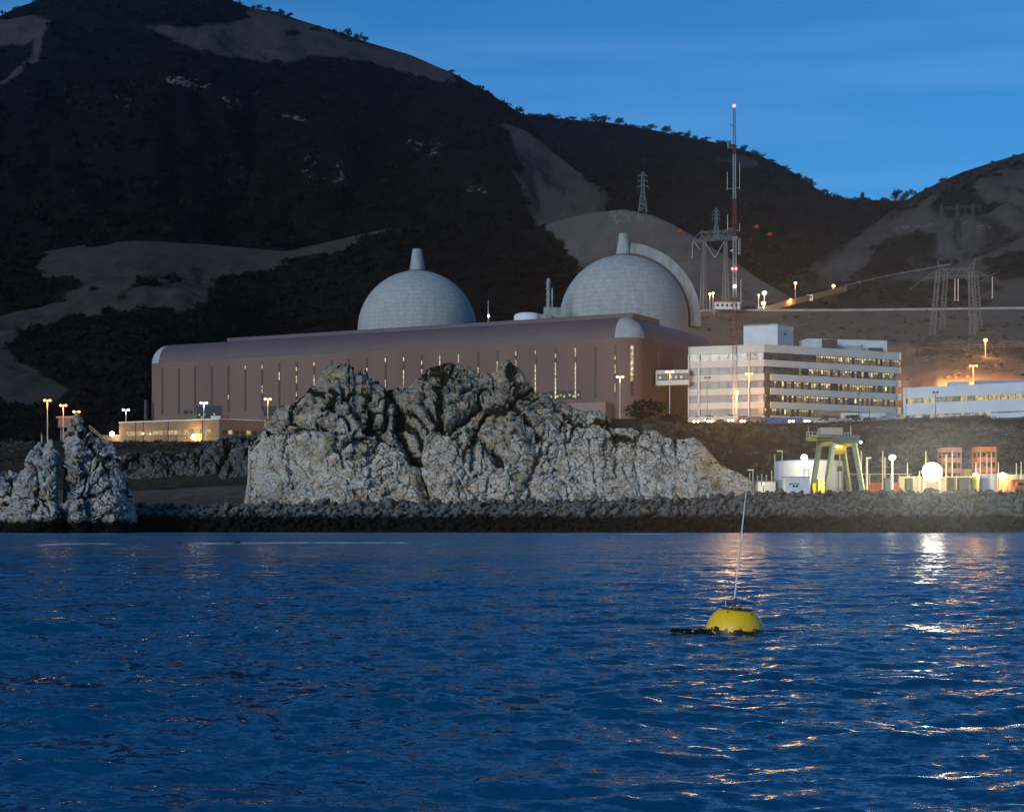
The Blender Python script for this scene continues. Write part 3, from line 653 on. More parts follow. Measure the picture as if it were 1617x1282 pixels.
rock_mass('headland_rock', big_crest, 424, 448, 478, 1.5, 900, 300, 'rock', 'large pale craggy rock headland behind the breakwater in front of the brown hall', 'rock headland', seed=5,
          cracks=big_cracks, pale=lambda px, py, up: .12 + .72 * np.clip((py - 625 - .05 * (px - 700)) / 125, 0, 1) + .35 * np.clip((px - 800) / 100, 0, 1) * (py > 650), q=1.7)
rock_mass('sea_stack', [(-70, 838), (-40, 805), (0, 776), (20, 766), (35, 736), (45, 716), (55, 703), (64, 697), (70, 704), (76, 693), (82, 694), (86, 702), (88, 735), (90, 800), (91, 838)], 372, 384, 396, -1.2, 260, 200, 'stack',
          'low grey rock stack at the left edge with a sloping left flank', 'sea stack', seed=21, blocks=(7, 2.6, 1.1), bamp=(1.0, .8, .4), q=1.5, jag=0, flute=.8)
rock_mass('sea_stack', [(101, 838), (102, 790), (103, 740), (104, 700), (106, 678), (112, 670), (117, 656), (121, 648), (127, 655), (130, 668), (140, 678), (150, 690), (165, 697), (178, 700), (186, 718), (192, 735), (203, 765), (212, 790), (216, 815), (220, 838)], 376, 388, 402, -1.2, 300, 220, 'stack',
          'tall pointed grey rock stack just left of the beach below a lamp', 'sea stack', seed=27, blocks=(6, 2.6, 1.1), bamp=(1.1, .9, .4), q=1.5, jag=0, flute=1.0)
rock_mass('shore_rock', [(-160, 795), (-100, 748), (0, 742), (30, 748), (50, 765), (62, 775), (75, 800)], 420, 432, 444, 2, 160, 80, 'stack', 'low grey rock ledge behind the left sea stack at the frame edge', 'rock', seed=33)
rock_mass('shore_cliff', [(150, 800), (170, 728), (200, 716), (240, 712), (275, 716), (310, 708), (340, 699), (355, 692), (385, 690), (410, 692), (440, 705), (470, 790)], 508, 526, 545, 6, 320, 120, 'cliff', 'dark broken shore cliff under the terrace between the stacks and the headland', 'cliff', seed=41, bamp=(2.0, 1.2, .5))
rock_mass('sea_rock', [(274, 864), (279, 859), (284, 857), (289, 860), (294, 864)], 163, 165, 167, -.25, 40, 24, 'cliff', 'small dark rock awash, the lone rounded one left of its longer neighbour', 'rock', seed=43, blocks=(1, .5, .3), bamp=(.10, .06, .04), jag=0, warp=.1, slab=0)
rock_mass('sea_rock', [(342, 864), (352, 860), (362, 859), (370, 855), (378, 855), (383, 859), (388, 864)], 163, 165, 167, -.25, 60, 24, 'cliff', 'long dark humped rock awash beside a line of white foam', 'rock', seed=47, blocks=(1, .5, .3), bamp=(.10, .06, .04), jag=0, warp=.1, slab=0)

# ------------------------------------------------------------------ breakwater of armour boulders
BW = [(-600, 5.4), (100, 6.0), (230, 6.3), (400, 6.9), (700, 7.3), (1000, 8.0), (1100, 8.4), (1160, 9.1), (1200, 9.6), (1617, 9.9), (2300, 9.9)]
def breakwater():
    px = np.linspace(-600, 2300, 1200); zt = interp(px, BW)
    prof = [(-.3, 0), (0.0, .02), (.35, .28), (.7, .62), (1.0, .9), (1.25, .97), (1.7, .95), (2.2, .5)]
    D0, D1 = 395, 406
    u = np.array([p[0] for p in prof]); w = np.array([p[1] for p in prof])
    uu = np.linspace(-.3, 2.2, 60); ww = np.interp(uu, u, w)
    DD = D0 + (D1 - D0) * np.broadcast_to(uu, (len(px), 60)); z = -1.2 + (zt[:, None] + 1.2) * ww[None] - .5
    V = np.stack([(px[:, None] - CX) / F * DD, DD, z], -1)
    V += (fbm(V / 2.0, 4, 71) * .8)[..., None] * np.array([.2, -.5, .6])
    o = grid_obj('breakwater', V, M['armour'], {'moss_shade': z * 0, 'pale': z * 0 + .5}, smooth=False)
    tag(o, 'long dark core bank of the boulder breakwater along the waterline', 'breakwater')
    r = np.random.RandomState(12)
    import bmesh
    variants = []
    for k in range(9):
        bm = bmesh.new(); bmesh.ops.create_icosphere(bm, subdivisions=2, radius=1)
        co = np.array([v.co[:] for v in bm.verts])
        f1, f2, cid = worley(co * .9 + k * 13.7, 3 + k)
        dd = 1.0 + .28 * fbm(co * 1.1 + 9 * k, 3, k) - .18 * f1
        co = co * dd[:, None] * r.uniform(.6, 1.35, 3)
        # flatten a few faces so they read as quarried blocks
        for _ in range(7):
            nn = r.normal(size=3); nn /= np.linalg.norm(nn); s = co @ nn; lim = r.uniform(.22, .5)
            co -= np.outer(np.maximum(s - lim, 0) * .85, nn)
        fc = np.array([[v.index for v in f.verts] for f in bm.faces]); bm.free()
        variants.append((co, fc))
    meshes = []
    for k, (co, fc) in enumerate(variants):
        o = tri_obj('armour_boulder', co, fc, M['armour'], smooth=False); meshes.append(o.data); bpy.data.objects.remove(o)
    items = []
    xs = np.arange((-60 - CX) / F * 400, (1680 - CX) / F * 400, 2.05)
    for row in range(12):
        t = row / 11.0
        for i, x in enumerate(xs):
            D = D0 + (D1 - D0) * (t * 1.12) + r.uniform(-.3, .3)
            xx = x + (row % 2) * .9 + r.uniform(-.35, .35)
            pxx = CX + xx / D * F
            zt_ = float(interp(pxx, BW))
            z = -1.2 + (zt_ + 1.2) * float(np.interp((D - D0) / (D1 - D0), u, w)) + r.uniform(-.25, .2)
            s = .68 + 1.0 * r.rand() ** 1.8 + (.6 if r.rand() > .9 else 0)
            rot = r.uniform(0, 6.28, 3)
            items.append((xx, D, z, s, rot, r.randint(9), pxx))
    cand = [k for k, it in enumerate(items) if 225 < it[6] < 1610 and it[2] > 1.2]
    cand.sort(key=lambda k: -items[k][3]); chosen = set(cand[:290])
    Vs, Fs, n0 = [], [], 0
    for k, (x, D, z, s, rot, vi, pxx) in enumerate(items):
        R = Matrix.Rotation(rot[2], 4, 'Z') @ Matrix.Rotation(rot[1], 4, 'Y') @ Matrix.Rotation(rot[0], 4, 'X')
        if k in chosen:
            o = bpy.data.objects.new('armour_boulder', meshes[vi]); COL.objects.link(o)
            o.matrix_world = Matrix.Translation((x, D, z)) @ R @ Matrix.Scale(s, 4)
            tag(o, 'large dark angular armour boulder on the sea face of the breakwater', 'boulder', 'armour boulders facing the breakwater')
        else:
            co, fc = variants[vi]; v = (co * s) @ np.array(R.to_3x3()).T + np.array([x, D, z])
            Vs.append(v); Fs.append(fc + n0); n0 += len(v)
    o = tri_obj('armour_rubble', np.concatenate(Vs), np.concatenate(Fs), M['armour'], smooth=False)
    tag(o, 'smaller dark rubble packed between the large breakwater boulders', 'rubble', kind='stuff')
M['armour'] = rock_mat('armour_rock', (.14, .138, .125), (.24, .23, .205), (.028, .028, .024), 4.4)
breakwater()

# brush on the bluff slopes
def bluff():
    r = np.random.RandomState(8); pts, sz = [], []
    for _ in range(5200):
        px = r.uniform(1020, 1700); D = r.uniform(500, 606)
        if D > 588 and 1080 < px < 1432: continue
        if px < 1180 and D < 530 and r.rand() < .5: continue
        x = X(px, D); q = vnoise(np.array([[x / 14, D / 10, 0.0]]), 4)[0]
        if q < -.15 + .35 * (px > 1260) and r.rand() < .88: continue
        pts.append((x, D, ground_z(px, D) - .2)); sz.append(r.uniform(.5, 1.9) * (1.3 if px < 1250 else 1))
    for _ in range(900):
        px = r.uniform(-60, 500); D = r.uniform(528, 615)
        pts.append((X(px, D), D, ground_z(px, D) - .2)); sz.append(r.uniform(.4, 1.2))
    for _ in range(700):
        px = r.uniform(1105, 1700); D = r.uniform(690, 920)
        pts.append((X(px, D), D, ground_z(px, D) - .3)); sz.append(r.uniform(.4, 1.6) ** 1.3)
    o = leaf_clumps('bluff_scrub', [(np.array(pts), np.array(sz))], M['bluff_scrub'], ntri=40, seed=9)
    tag(o, 'grey brown coastal scrub covering the slopes around the plant', 'scrub')
bluff()
# ------------------------------------------------------------------ turbine hall
M['hall_wall'] = mat('brown_ribbed_cladding', (.225, .145, .118), (.185, .120, .100), .8, .05, 6, bump=.02, bscale=3, stretch=(1, 1, .25))
M['hall_roof'] = mat('brown_purple_roof', (.125, .085, .084), (.105, .072, .075), .55, .06, 4, spec=.35)
M['cap'] = mat('pale_corner_concrete', (.40, .40, .40), (.33, .33, .34), .7, .3)
M['tan'] = mat('tan_panel', (.32, .20, .125), (.27, .17, .105), .8, .3, bump=.01)
HZ0, HZ1 = 37.0, Z(497, 640)
HC = Vector((X(1003, 638), 638)); HL = Vector((X(227, 746), 746))        # right-hand corner, left-hand corner (before rounding)
HU = (HL - HC).normalized(); HN = Vector((-HU.y, HU.x)); HN = HN if HN.y > 0 else -HN
HW = 82.0; HR = 8.0
def hall_path(inset):
    "rounded rectangle, counter-clockwise from above; yields (x, y, corner index or -1)"
    L = (HL - HC).length; r = max(HR - inset, 1e-3); out = []
    cs = [(HR, HR, math.pi * 1.5, math.pi), (HR, HW - HR, math.pi, math.pi / 2), (L - HR, HW - HR, math.pi / 2, 0), (L - HR, HR, 0, -math.pi / 2)]
    for ci, (cx, cy, a0, a1) in enumerate(cs):
        for k in range(13):
            a = a0 + (a1 - a0) * k / 12
            p = HC + HU * (cx + r * math.cos(a)) + HN * (cy + r * math.sin(a)); out.append((p.x, p.y, ci, k))
    return out
def hall():
    root = thing('turbine_hall', (HC.x, HC.y, HZ0), 'long brown windowless-looking hall with rounded roof edges and thin vertical window slits', 'industrial hall')
    NA = 10
    rings = []
    for k in range(NA + 1):
        a = math.pi / 2 * k / NA
        rings.append((hall_path(HR * (1 - math.cos(a))), HZ1 - HR + HR * math.sin(a)))
    base = hall_path(0)
    n = len(base)
    w = MB(); vs = [(p[0], p[1], HZ0) for p in base] + [(p[0], p[1], HZ1 - HR) for p in base]
    w.add(vs, [((k + 1) % n, k, n + k, n + (k + 1) % n) for k in range(n)])
    w.build('wall', M['hall_wall'], root)
    rf, caps = MB(), [MB() for _ in range(4)]
    for j in range(NA):
        (pa, za), (pb, zb) = rings[j], rings[j + 1]
        for k in range(n):
            k2 = (k + 1) % n
            corner = base[k][2] == base[k2][2]
            t = caps[base[k][2]] if corner else rf
            t.add([(pa[k2][0], pa[k2][1], za), (pa[k][0], pa[k][1], za), (pb[k][0], pb[k][1], zb), (pb[k2][0], pb[k2][1], zb)], [(0, 1, 2, 3)])
    top = rings[-1]; rf.add([(p[0], p[1], top[1]) for p in top[0]], [tuple(range(n - 1, -1, -1))])
    rf.build('roof', M['hall_roof'], root, smooth=True)
    for ci, c in enumerate(caps):
        c.build('corner_cap', M['cap'], root, smooth=True)
    # raised ridge along the roof
    L = (HL - HC).length
    def at(px, off):     # point of the long face (offset inwards) seen at a photo column
        k = (px - CX) / F
        # HC + s*HU + off*HN : x = k*y
        s = (k * (HC.y + off * HN.y) - (HC.x + off * HN.x)) / (HU.x - k * HU.y)
        return HC + HU * s + HN * off, s
    rd = MB(); (pa, sa), (pb, sb) = at(358, 13), at(1000, 13)
    mid = HC + HU * ((sa + sb) / 2) + HN * 25
    rd.box((mid.x, mid.y, HZ1 + 1.1), (abs(sa - sb), 24, 2.2), rz=math.atan2(HU.y, HU.x)); rd.build('roof_ridge', M['hall_roof'], root, bevel=.3)
    # window slits: stacked panes, lit from within on the lower floors
    rz = math.atan2(HU.y, HU.x)
    cols = [220 + v / 3.234 for v in (118, 202, 285, 370, 455, 542, 628, 715, 803, 893, 983, 1070, 1163, 1257, 1350, 1443, 1535)] + [720 + v / 3.56 for v in (15, 125, 233, 337, 447, 560, 672, 783, 895)]
    r = random.Random(4)
    for i, px in enumerate(cols):
        p, s = at(px, -.06); m = MB()
        frac = min(1, max(0, (i - 3) / 14)); z0, z1 = 47.6, 65.9; ns = 11
        for k in range(ns):
            h = (z1 - z0) / ns; zc = z0 + h * (k + .5)
            pl = frac * (1.0 if k < 8 else .6)
            m.cur = (2 if r.random() < .4 + .5 * frac else 1) if r.random() < pl and i != 24 else 0
            if i == 25: m.cur = 1 if k in (1, 2, 5, 6, 8) else 0
            m.box((p.x, p.y, zc), (.56, .14, h - .22), rz=rz)
        m.build('window', [M['hall_glass'], M['lit_gold'], M['lit_pale']], root)
        fr = MB(); fr.box((p.x + HU.x * .33, p.y + HU.y * .33, (z0 + z1) / 2), (.09, .3, z1 - z0 + .6), rz=rz); fr.box((p.x - HU.x * .33, p.y - HU.y * .33, (z0 + z1) / 2), (.09, .3, z1 - z0 + .6), rz=rz)
        fr.build('window_frame', M['hall_roof'], root)
    # slits on the rounded corner and the end wall
    def end_at(px, off=-.06):
        k = (px - CX) / F; t = (k * (HC.y + off * HU.y) - (HC.x + off * HU.x)) / (HN.x - k * HN.y)
        return HC + HN * t + HU * off
    ca = math.pi * 1.25; pc = HC + HU * (HR + (HR + .05) * math.cos(ca)) + HN * (HR + (HR + .05) * math.sin(ca))
    m = MB(); nn = (pc - (HC + HU * HR + HN * HR)).normalized(); rz2 = math.atan2(nn.y, nn.x) + math.pi / 2
    for k in range(10):
        m.cur = 2 if k > 3 else (1 if k > 2 else 0); m.box((pc.x, pc.y, 47.5 + 1.86 * (k + .5)), (1.0, .16, 1.6), rz=rz2)
    m.build('window', [M['hall_glass'], M['lit_gold'], M['lit_pale']], root)
    for px in (1040, 1064):
        p = end_at(px); m = MB()
        for k in range(8):
            m.cur = 1 if r.random() < .35 else 0; m.box((p.x, p.y, 52 + 1.7 * (k + .5)), (.9, .16, 1.45), rz=rz + math.pi / 2)
        m.build('window', [M['hall_glass'], M['lit_gold']], root)
    # large openings at the foot of the wall
    for x0, x1, y0, y1, lit in ((311, 350, 641, 668, 3), (416, 436, 641, 657, 0), (290, 297, 648, 654, 0), (299, 304, 648, 654, 0), (861, 895, 617, 631, 2), (896, 917, 617, 630, 1)):
        pa, _ = at(x0, -.05); pb, _ = at(x1, -.05); pm = (pa + pb) / 2; D = pm.y
        m = MB(); z0, z1 = Z(y1, D), Z(y0, D); wd = (pb - pa).length
        m.box((pm.x, pm.y, (z0 + z1) / 2), (wd, .12, z1 - z0), rz=rz)
        m.cur = 1
        for q in range(lit * 3):
            f = (q + .5) / (lit * 3) - .5; pp = pm - HU * (wd * f * .9)
            if r.random() < .75: m.box((pp.x, pp.y, z0 + (z1 - z0) * (.35 if q % 2 else .5)), (wd / (lit * 5), .2, .8), rz=rz)
        m.build('opening', [M['dark_metal'], M['lit_yellow']], root)
    m = MB(); pa, _ = at(872, -3); pb, _ = at(962, -3); pm = (pa + pb) / 2
    m.box((pm.x, pm.y, (HZ0 + Z(637, pm.y)) / 2), ((pb - pa).length, 6, Z(637, pm.y) - HZ0), rz=rz); m.build('base_annex', M['tan2'], root, bevel=.1)
    m = MB(); m.tube((X(231, 742), 742, 45), (X(231, 742), 742, Z(632, 742)), 1.0, .8); m.build('vent_pipe', M['dark_metal'], root)
M['tan2'] = mat('brown_annex', (.34, .23, .20), (.30, .2, .18), .8, .3)
M['hall_glass'] = mat('unlit_slit_glass', (.06, .05, .042), (.10, .085, .065), .3, .5)
hall()

# ------------------------------------------------------------------ containment domes
def dome(px, py, D, Rpx, label, fin):
    c = P(px, py, D); R = Rpx * D / F; z0 = 39.5
    root = thing('containment_dome', (c.x, c.y, z0), label, 'reactor dome')
    m = MB()
    prof = [(R, z0 - c.z), (R, -6), (R, 0)] + [(R * math.cos(a), R * math.sin(a)) for a in [math.pi / 2 * k / 40 for k in range(1, 40)]] + [(.05, R)]
    m.lathe(c, prof, 96); m.build('dome_shell', M['concrete'], root, smooth=True)
    v = MB(); s = D / F
    v.lathe(c, [(12.5 * s, R - 1.2), (12.2 * s, R + 1.2), (7.6 * s, R + 33.5 * s), (7.8 * s, R + 34.3 * s), (6.9 * s, R + 34.3 * s), (6.5 * s, R + 30 * s)], 32); v.build('vent_stack', M['concrete2'], root, smooth=False)
    v = MB(); v.lathe(c, [(16 * s, R * .985), (16 * s, R * .985 + .55), (12 * s, R + .3)], 32); v.build('base_ring', M['hall_roof'], root)
    if fin:
        f = MB(); n = 40; ri, ro, w = R + .25, R + 18.5 * s, 3.2
        for k in range(n):
            vs = []
            for kk in (k, k + 1):
                a = math.radians(-6 + 91 * kk / n)
                for rr, yy in ((ri, -w), (ro, -w), (ro, w), (ri, w)):
                    vs.append((c.x + rr * math.cos(a), c.y + yy, c.z + rr * math.sin(a)))
            f.add(vs, [(0, 1, 5, 4), (1, 2, 6, 5), (2, 3, 7, 6), (3, 0, 4, 7)])
        f.add([(c.x + rr * math.cos(math.radians(85)), c.y + yy, c.z + rr * math.sin(math.radians(85))) for rr, yy in ((ri, -w), (ri, w), (ro, w), (ro, -w))], [(0, 1, 2, 3)])
        f.build('pipe_fin', M['concrete2'], root)
        g = MB()
        for k in range(n):
            a, b = math.radians(-6 + 91 * k / n), math.radians(-6 + 91 * (k + 1) / n)
            rr = R + .35
            g.bar((c.x + rr * math.cos(a), c.y - w - .1, c.z + rr * math.sin(a)), (c.x + rr * math.cos(b), c.y - w - .1, c.z + rr * math.sin(b)), .35, .7)
        g.build('fin_joint', M['hall_roof'], root)
M['concrete2'] = mat('weathered_concrete', (.36, .375, .365), (.22, .235, .23), .85, .35, 6, bump=.05, stretch=(1, 1, .4))
dome(659, 522, 835, 94, 'smaller grey concrete dome with a tapered vent on top and no side fin', False)
dome(985, 505, 765, 101.5, 'larger grey concrete dome with a curved pipe fin down its right side', True)

# plant on the hall roof side
t = thing('roof_plenum', P(833, 497, 735), 'low pale domed tank roof showing above the brown hall between the domes', 'roof unit')
m = MB(); c = P(833, 502, 735); m.lathe((c.x, c.y, c.z - 14), [(5.6, 0), (5.6, 14.6), (5.2, 15.3), (3.6, 15.9), (.05, 16.2)], 24); m.build('tank_body', M['white'], t, smooth=True)
m = MB(); m.box((c.x + 7, c.y, c.z - 6), (6, 5, 14.5)); m.build('side_box', M['steel'], t, bevel=.15)
t = thing('vent_mast', P(866, 497, 740), 'slender pale steel stack beside the right dome', 'exhaust stack')
a = P(866, 440, 740); m = MB(); m.tube((a.x, a.y, 39), (a.x, a.y, a.z), .95, .75, 12); m.tube((a.x + 1.6, a.y, 39), (a.x + 1.6, a.y, a.z - 4), .35, .35, 8); m.build('stack', M['steel'], t)
m = MB()
for k in range(6): m.tube((a.x, a.y, a.z - 2 - k * 2.4), (a.x, a.y, a.z - 1.7 - k * 2.4), 1.25, 1.25, 12)
m.build('collar', M['steel'], t)
m = MB(); m.box((a.x + 1.5, a.y, Z(492, 740) - 5), (7, 5, 13)); m.build('base_house', M['concrete2'], t, bevel=.15)
t = thing('roof_lamp_pole', P(771, 499, 735), 'thin pole with a small white lamp standing between the two domes', 'pole')
a = P(771, 474, 735); m = MB(); m.tube((a.x, a.y, 39), a, .3, .2); m.build('pole', M['steel'], t)
m = MB(); m.ball(P(771.5, 499, 734.5), .45); m.build('lamp_lens', M['cool_lens'], t)

# ------------------------------------------------------------------ office block
def quad_face(a, b):
    "left end, right end (2D) of a face seen from the camera -> unit direction, outward normal, length, angle"
    a, b = Vector(a), Vector(b); u = (b - a).normalized(); nrm = Vector((u.y, -u.x)); return u, nrm, (b - a).length, math.atan2(u.y, u.x)
M['spandrel'] = mat('white_spandrel', (.67, .64, .58), (.59, .565, .51), .65, .12, 5, bump=.008, bscale=2)
def office():
    C_ = Vector((X(1207, 640), 640)); Lf = Vector((X(1087, 650), 650)); Rt = Vector((X(1423, 672), 672)); Bk = Lf + Rt - C_
    zt = Z(543.5, 640); z0 = 37.5
    root = thing('office_block', (C_.x, C_.y, z0), 'white five-storey office block with ribbon windows and a penthouse on the roof', 'office building')
    core = MB(); ins = .35; cen = (Lf + Rt) / 2
    pts = [cen + (p - cen) * .945 for p in (Lf, C_, Rt, Bk)]
    core.prism(pts, z0, zt - .6); core.build('wall', M['dark_metal'], root)
    tops = [zt - 2.85 - 5.0 * k for k in range(5)]; wh = 2.65
    sp = MB(); pil = MB(); r = random.Random(11)
    faces = [(Lf, C_), (C_, Rt), (Rt, Bk), (Bk, Lf)]
    for fi, (a, b) in enumerate(faces):
        u, nrm, L, rz = quad_face(a, b)
        for k in range(6):
            hi = zt if k == 0 else tops[k - 1] - wh; lo = tops[k] if k < 5 else z0
            s0 = 3.0 if (fi == 1 and k >= 2) else 0
            s1 = L - (2.4 if (fi == 1 and k in (2, 3, 4)) else 0)
            c = a + u * ((s0 + s1) / 2) - nrm * .3; sp.box((c.x, c.y, (hi + lo) / 2), (s1 - s0, .6, hi - lo), rz=rz)
        if fi == 0:
            for f, wd in ((.006, .5), (.142, .75), (.80, .75)):
                c = a + u * (L * f) + nrm * .02; pil.box((c.x, c.y, (z0 + tops[0] + wh * 0 ) / 2), (wd, .7, tops[0] - z0), rz=rz)
    roofslab = MB(); roofslab.prism(pts, zt - .58, zt - .4); roofslab.build('roof', M['concrete2'], root)
    sp.build('spandrel', M['spandrel'], root); pil.build('pilaster', M['spandrel'], root)
    # windows, bay by bay
    u, nrm, L, rz = quad_face(Lf, C_)
    segs = [(.02, .125)] + [(.16 + .62 / 5 * j, .16 + .62 / 5 * (j + 1) - .006) for j in range(5)] + [(.82, .90), (.906, .985)]
    for k in range(5):
        for s0, s1 in segs:
            c = Lf + u * (L * (s0 + s1) / 2) - nrm * .36; m = MB()
            m.box((c.x, c.y, tops[k] - wh / 2), (L * (s1 - s0), .14, wh - .06), rz=rz)
            m.build('window', M['lit_dim'] if k == 0 else M['glass_grey'], root)
            if k == 0:
                pass
    u, nrm, L, rz = quad_face(C_, Rt)
    nb = 19
    for k in range(5):
        for j in range(nb):
            if k > 0 and j == nb - 1: continue
            f = (j + .5) / nb; c = C_ + u * (L * f) - nrm * .34; m = MB(); wd = L / nb
            p_lit = [.75 if f > .35 else 0, .75 if f > .3 else .1, .72 if f > .18 else .2, .68 if f > .1 else .2, .7 if f < .5 else .2][k]
            zc = tops[k] - wh / 2
            m.box((c.x, c.y, zc), (wd - .08, .14, wh - .06), rz=rz)
            # blinds and lit ceiling strips behind the glass: each bay differs
            for q in range(3):
                if r.random() > p_lit: continue
                hh, ww = wh - .2, wd / 3.0 - .28; m.cur = 3; 
                cc = c + u * ((q - 1) * wd / 3.1) + nrm * .09
                m.box((cc.x, cc.y, zc), (ww, .08, hh), rz=rz)
                m.cur = r.choice((1, 2, 2)); hh = r.choice((.35, .5, .5, 1.5)); cc = cc + nrm * .04; m.box((cc.x, cc.y, zc + wh / 2 - .25 - hh / 2), (ww - .1, .08, hh), rz=rz)
            if j % 1 == 0:
                m.cur = 0; cc = c + u * (wd / 2 - .05) + nrm * .16; m.box((cc.x, cc.y, zc), (.12, .1, wh - .06), rz=rz)
            m.build('window', [M['glass_dark'], M['lit_gold'], M['lit_strip'], M['lit_room']], root)
    # penthouse
    def bx(x0, x1, y0, D, name, depth, material, xm=None):
        m = MB(); a = Vector((X(x0, D), D)); b = Vector((X(x1, D + 8), D + 8)); uu = (b - a).normalized(); nn = Vector((-uu.y, uu.x)); 
        pp = [a, b, b + nn * depth, a + nn * depth]
        m.prism(pp, zt - .3, Z(y0, D)); o = m.build(name, material, root, bevel=.06); return a, uu, Z(y0, D)
    m = MB(); D = 655
    A_, B_, C2 = Vector((X(1174, 662), 662)), Vector((X(1228, 656), 656)), Vector((X(1253, 664), 664)); E_ = A_ + C2 - B_
    m.prism([A_, B_, C2, E_], zt - .5, Z(512, 656)); m.build('penthouse', M['white'], root, bevel=.05)
    pc = MB()
    for a, b in ((A_, B_), (B_, C2)):
        uu, n_, L_, rz_ = quad_face(a, b); c = (a + b) / 2 + n_ * .06; pc.box((c.x, c.y, Z(512, 656) + .1), (L_ + .1, .3, .45), rz=rz_)
    pc.build('coping', M['concrete2'], root)
    uu, n_, L_, rz_ = quad_face(B_, C2); c = B_ + uu * L_ * .47 + n_ * .06; hv = MB(); hv.box((c.x, c.y, Z(525.5, 656)), (1.1, .2, .9), rz=rz_); hv.build('vent', M['dark_metal'], root)
    bx(1276, 1401, 534.5, 662, 'plant_room', 9, M['white'])
    m = MB(); D = 661.2; m.box((X(1310, D), D, Z(543, D)), (5.6, .8, 3.2)); m.build('louvre', M['dark_metal'], root)
    m = MB(); m.box((X(1388, D), D + 6.2, Z(550, D)), (5.4, .6, 1.6)); m.build('louvre', M['dark_metal'], root)
    m = MB(); m.box((X(1345, D), D + 3, Z(546, D)), (10, .5, .4), rz=.2); m.tube((X(1364, D), D + 4, zt - .5), (X(1364, D), D + 4, Z(543, D)), .5); m.build('duct', M['steel'], root)
M['lit_dim'] = litmat('dim_office_glow', (.95, .85, .45), .30, .8)
M['lit_room'] = litmat('lit_office_room', (.95, .66, .2), .17, .5)
M['lit_strip'] = litmat('ceiling_strip_light', (1, .82, .42), 1.5, .6)
office()
# skybridge to the hall
t = thing('skybridge', P(1062, 605, 644), 'enclosed white bridge joining the brown hall to the white office block', 'footbridge')
m = MB(); a, b = P(1037, 597, 652), P(1089, 597, 648); rz = math.atan2(b.y - a.y, b.x - a.x); c = (a + b) / 2; L = (b - a).length
m.box((c.x, c.y, Z(587.5, 650)), (L, 3, 1.3), rz=rz); m.box((c.x, c.y, Z(604.5, 650)), (L, 3, 1.8), rz=rz); m.box((a.x + .3, a.y, c.z), (.6, 3.04, 4), rz=rz); m.build('walls', M['spandrel'], t)
for k in range(6):
    m = MB(); cc = a + (b - a) * ((k + .6) / 6.2); m.box((cc.x, cc.y - 1.2, Z(595, 650)), (L / 6.4, .1, 2.0), rz=rz)
    m.cur = 1
    if k in (0, 2, 3, 4): m.box((cc.x, cc.y - 1.28, Z(596, 650)), (.7, .08, .8), rz=rz)
    m.build('window', [M['hall_glass'], M['lit_gold']], t)

# two-storey building at the right edge
def annex():
    a, b = Vector((X(1427, 622), 622)), Vector((X(1790, 575), 575)); u, nrm, L, rz = quad_face(a, b)
    zt = Z(612.5, 622); z0 = 37.6
    root = thing('office_annex', (a.x, a.y, z0), 'pale blue-white two-storey building with rows of yellow lit windows at the right edge', 'office building')
    bk = [a, b, b - nrm * 26, a - nrm * 26]
    m = MB(); m.prism([a - nrm * .3 + u * .2, b - nrm * .3, b - nrm * 25, a - nrm * 25 + u * .2], z0, zt - .3); m.build('core', M['dark_metal'], root)
    m = MB()
    for hi, lo in ((zt, Z(629.5, 622)), (Z(637.5, 622), Z(655.5, 622)), (39.2, z0)):
        c = a + u * L / 2 - nrm * .3; m.box((c.x, c.y, (hi + lo) / 2), (L, .6, hi - lo), rz=rz)
        c = a + u * .3 - nrm * 13; m.box((c.x, c.y, (hi + lo) / 2), (.6, 25.6, hi - lo), rz=rz)
    m.box((a.x + u.x * .45, a.y + u.y * .45, (z0 + zt) / 2), (.9, .58, zt - z0 - .1), rz=rz)
    m.build('wall', M['bluewhite'], root)
    m = MB(); m.prism([a - nrm * .6 + u * .6, b - nrm * .6, b - nrm * 24, a - nrm * 24 + u * .6], zt - .29, zt - .15); m.build('roof', M['concrete2'], root)
    r = random.Random(5)
    for hi, lo in ((Z(629.5, 622), Z(637.5, 622)), (Z(655.5, 622), 39.2)):
        s = 1.2
        while s < L - 3:
            w = r.choice((2.6, 2.6, 3.2, 1.6)); c = a + u * (s + w / 2) - nrm * .26; m = MB()
            m.box((c.x, c.y, (hi + lo) / 2), (w - .34, .14, hi - lo - .04), rz=rz)
            m.build('window', r.choice((M['lit_yellow'], M['lit_yellow'], M['lit_gold'], M['lit_dim'], M['lit_olive'])), root); s += w
    c = P(1512, 603, 622); m = MB(); m.box((c.x, c.y, zt + .9), (6, 5, 2.4)); m.box((c.x + 3.2, c.y - 2.3, zt + .9), (.5, .6, 2.6)); m.build('roof_unit', M['bluewhite'], root, bevel=.08)
    c = P(1580, 602, 616); m = MB(); m.box((c.x, c.y, zt + .9), (17, 6, 2.2), rz=-.1); m.build('roof_plant', M['bluewhite2'], root, bevel=.08)
M['bluewhite'] = mat('pale_blue_panel', (.55, .60, .66), (.49, .54, .60), .6, .2, 4, bump=.006)
M['bluewhite2'] = mat('grey_blue_panel', (.30, .36, .42), (.25, .3, .36), .6, .2)
M['lit_olive'] = litmat('olive_window', (.8, .7, .3), .2)
annex()

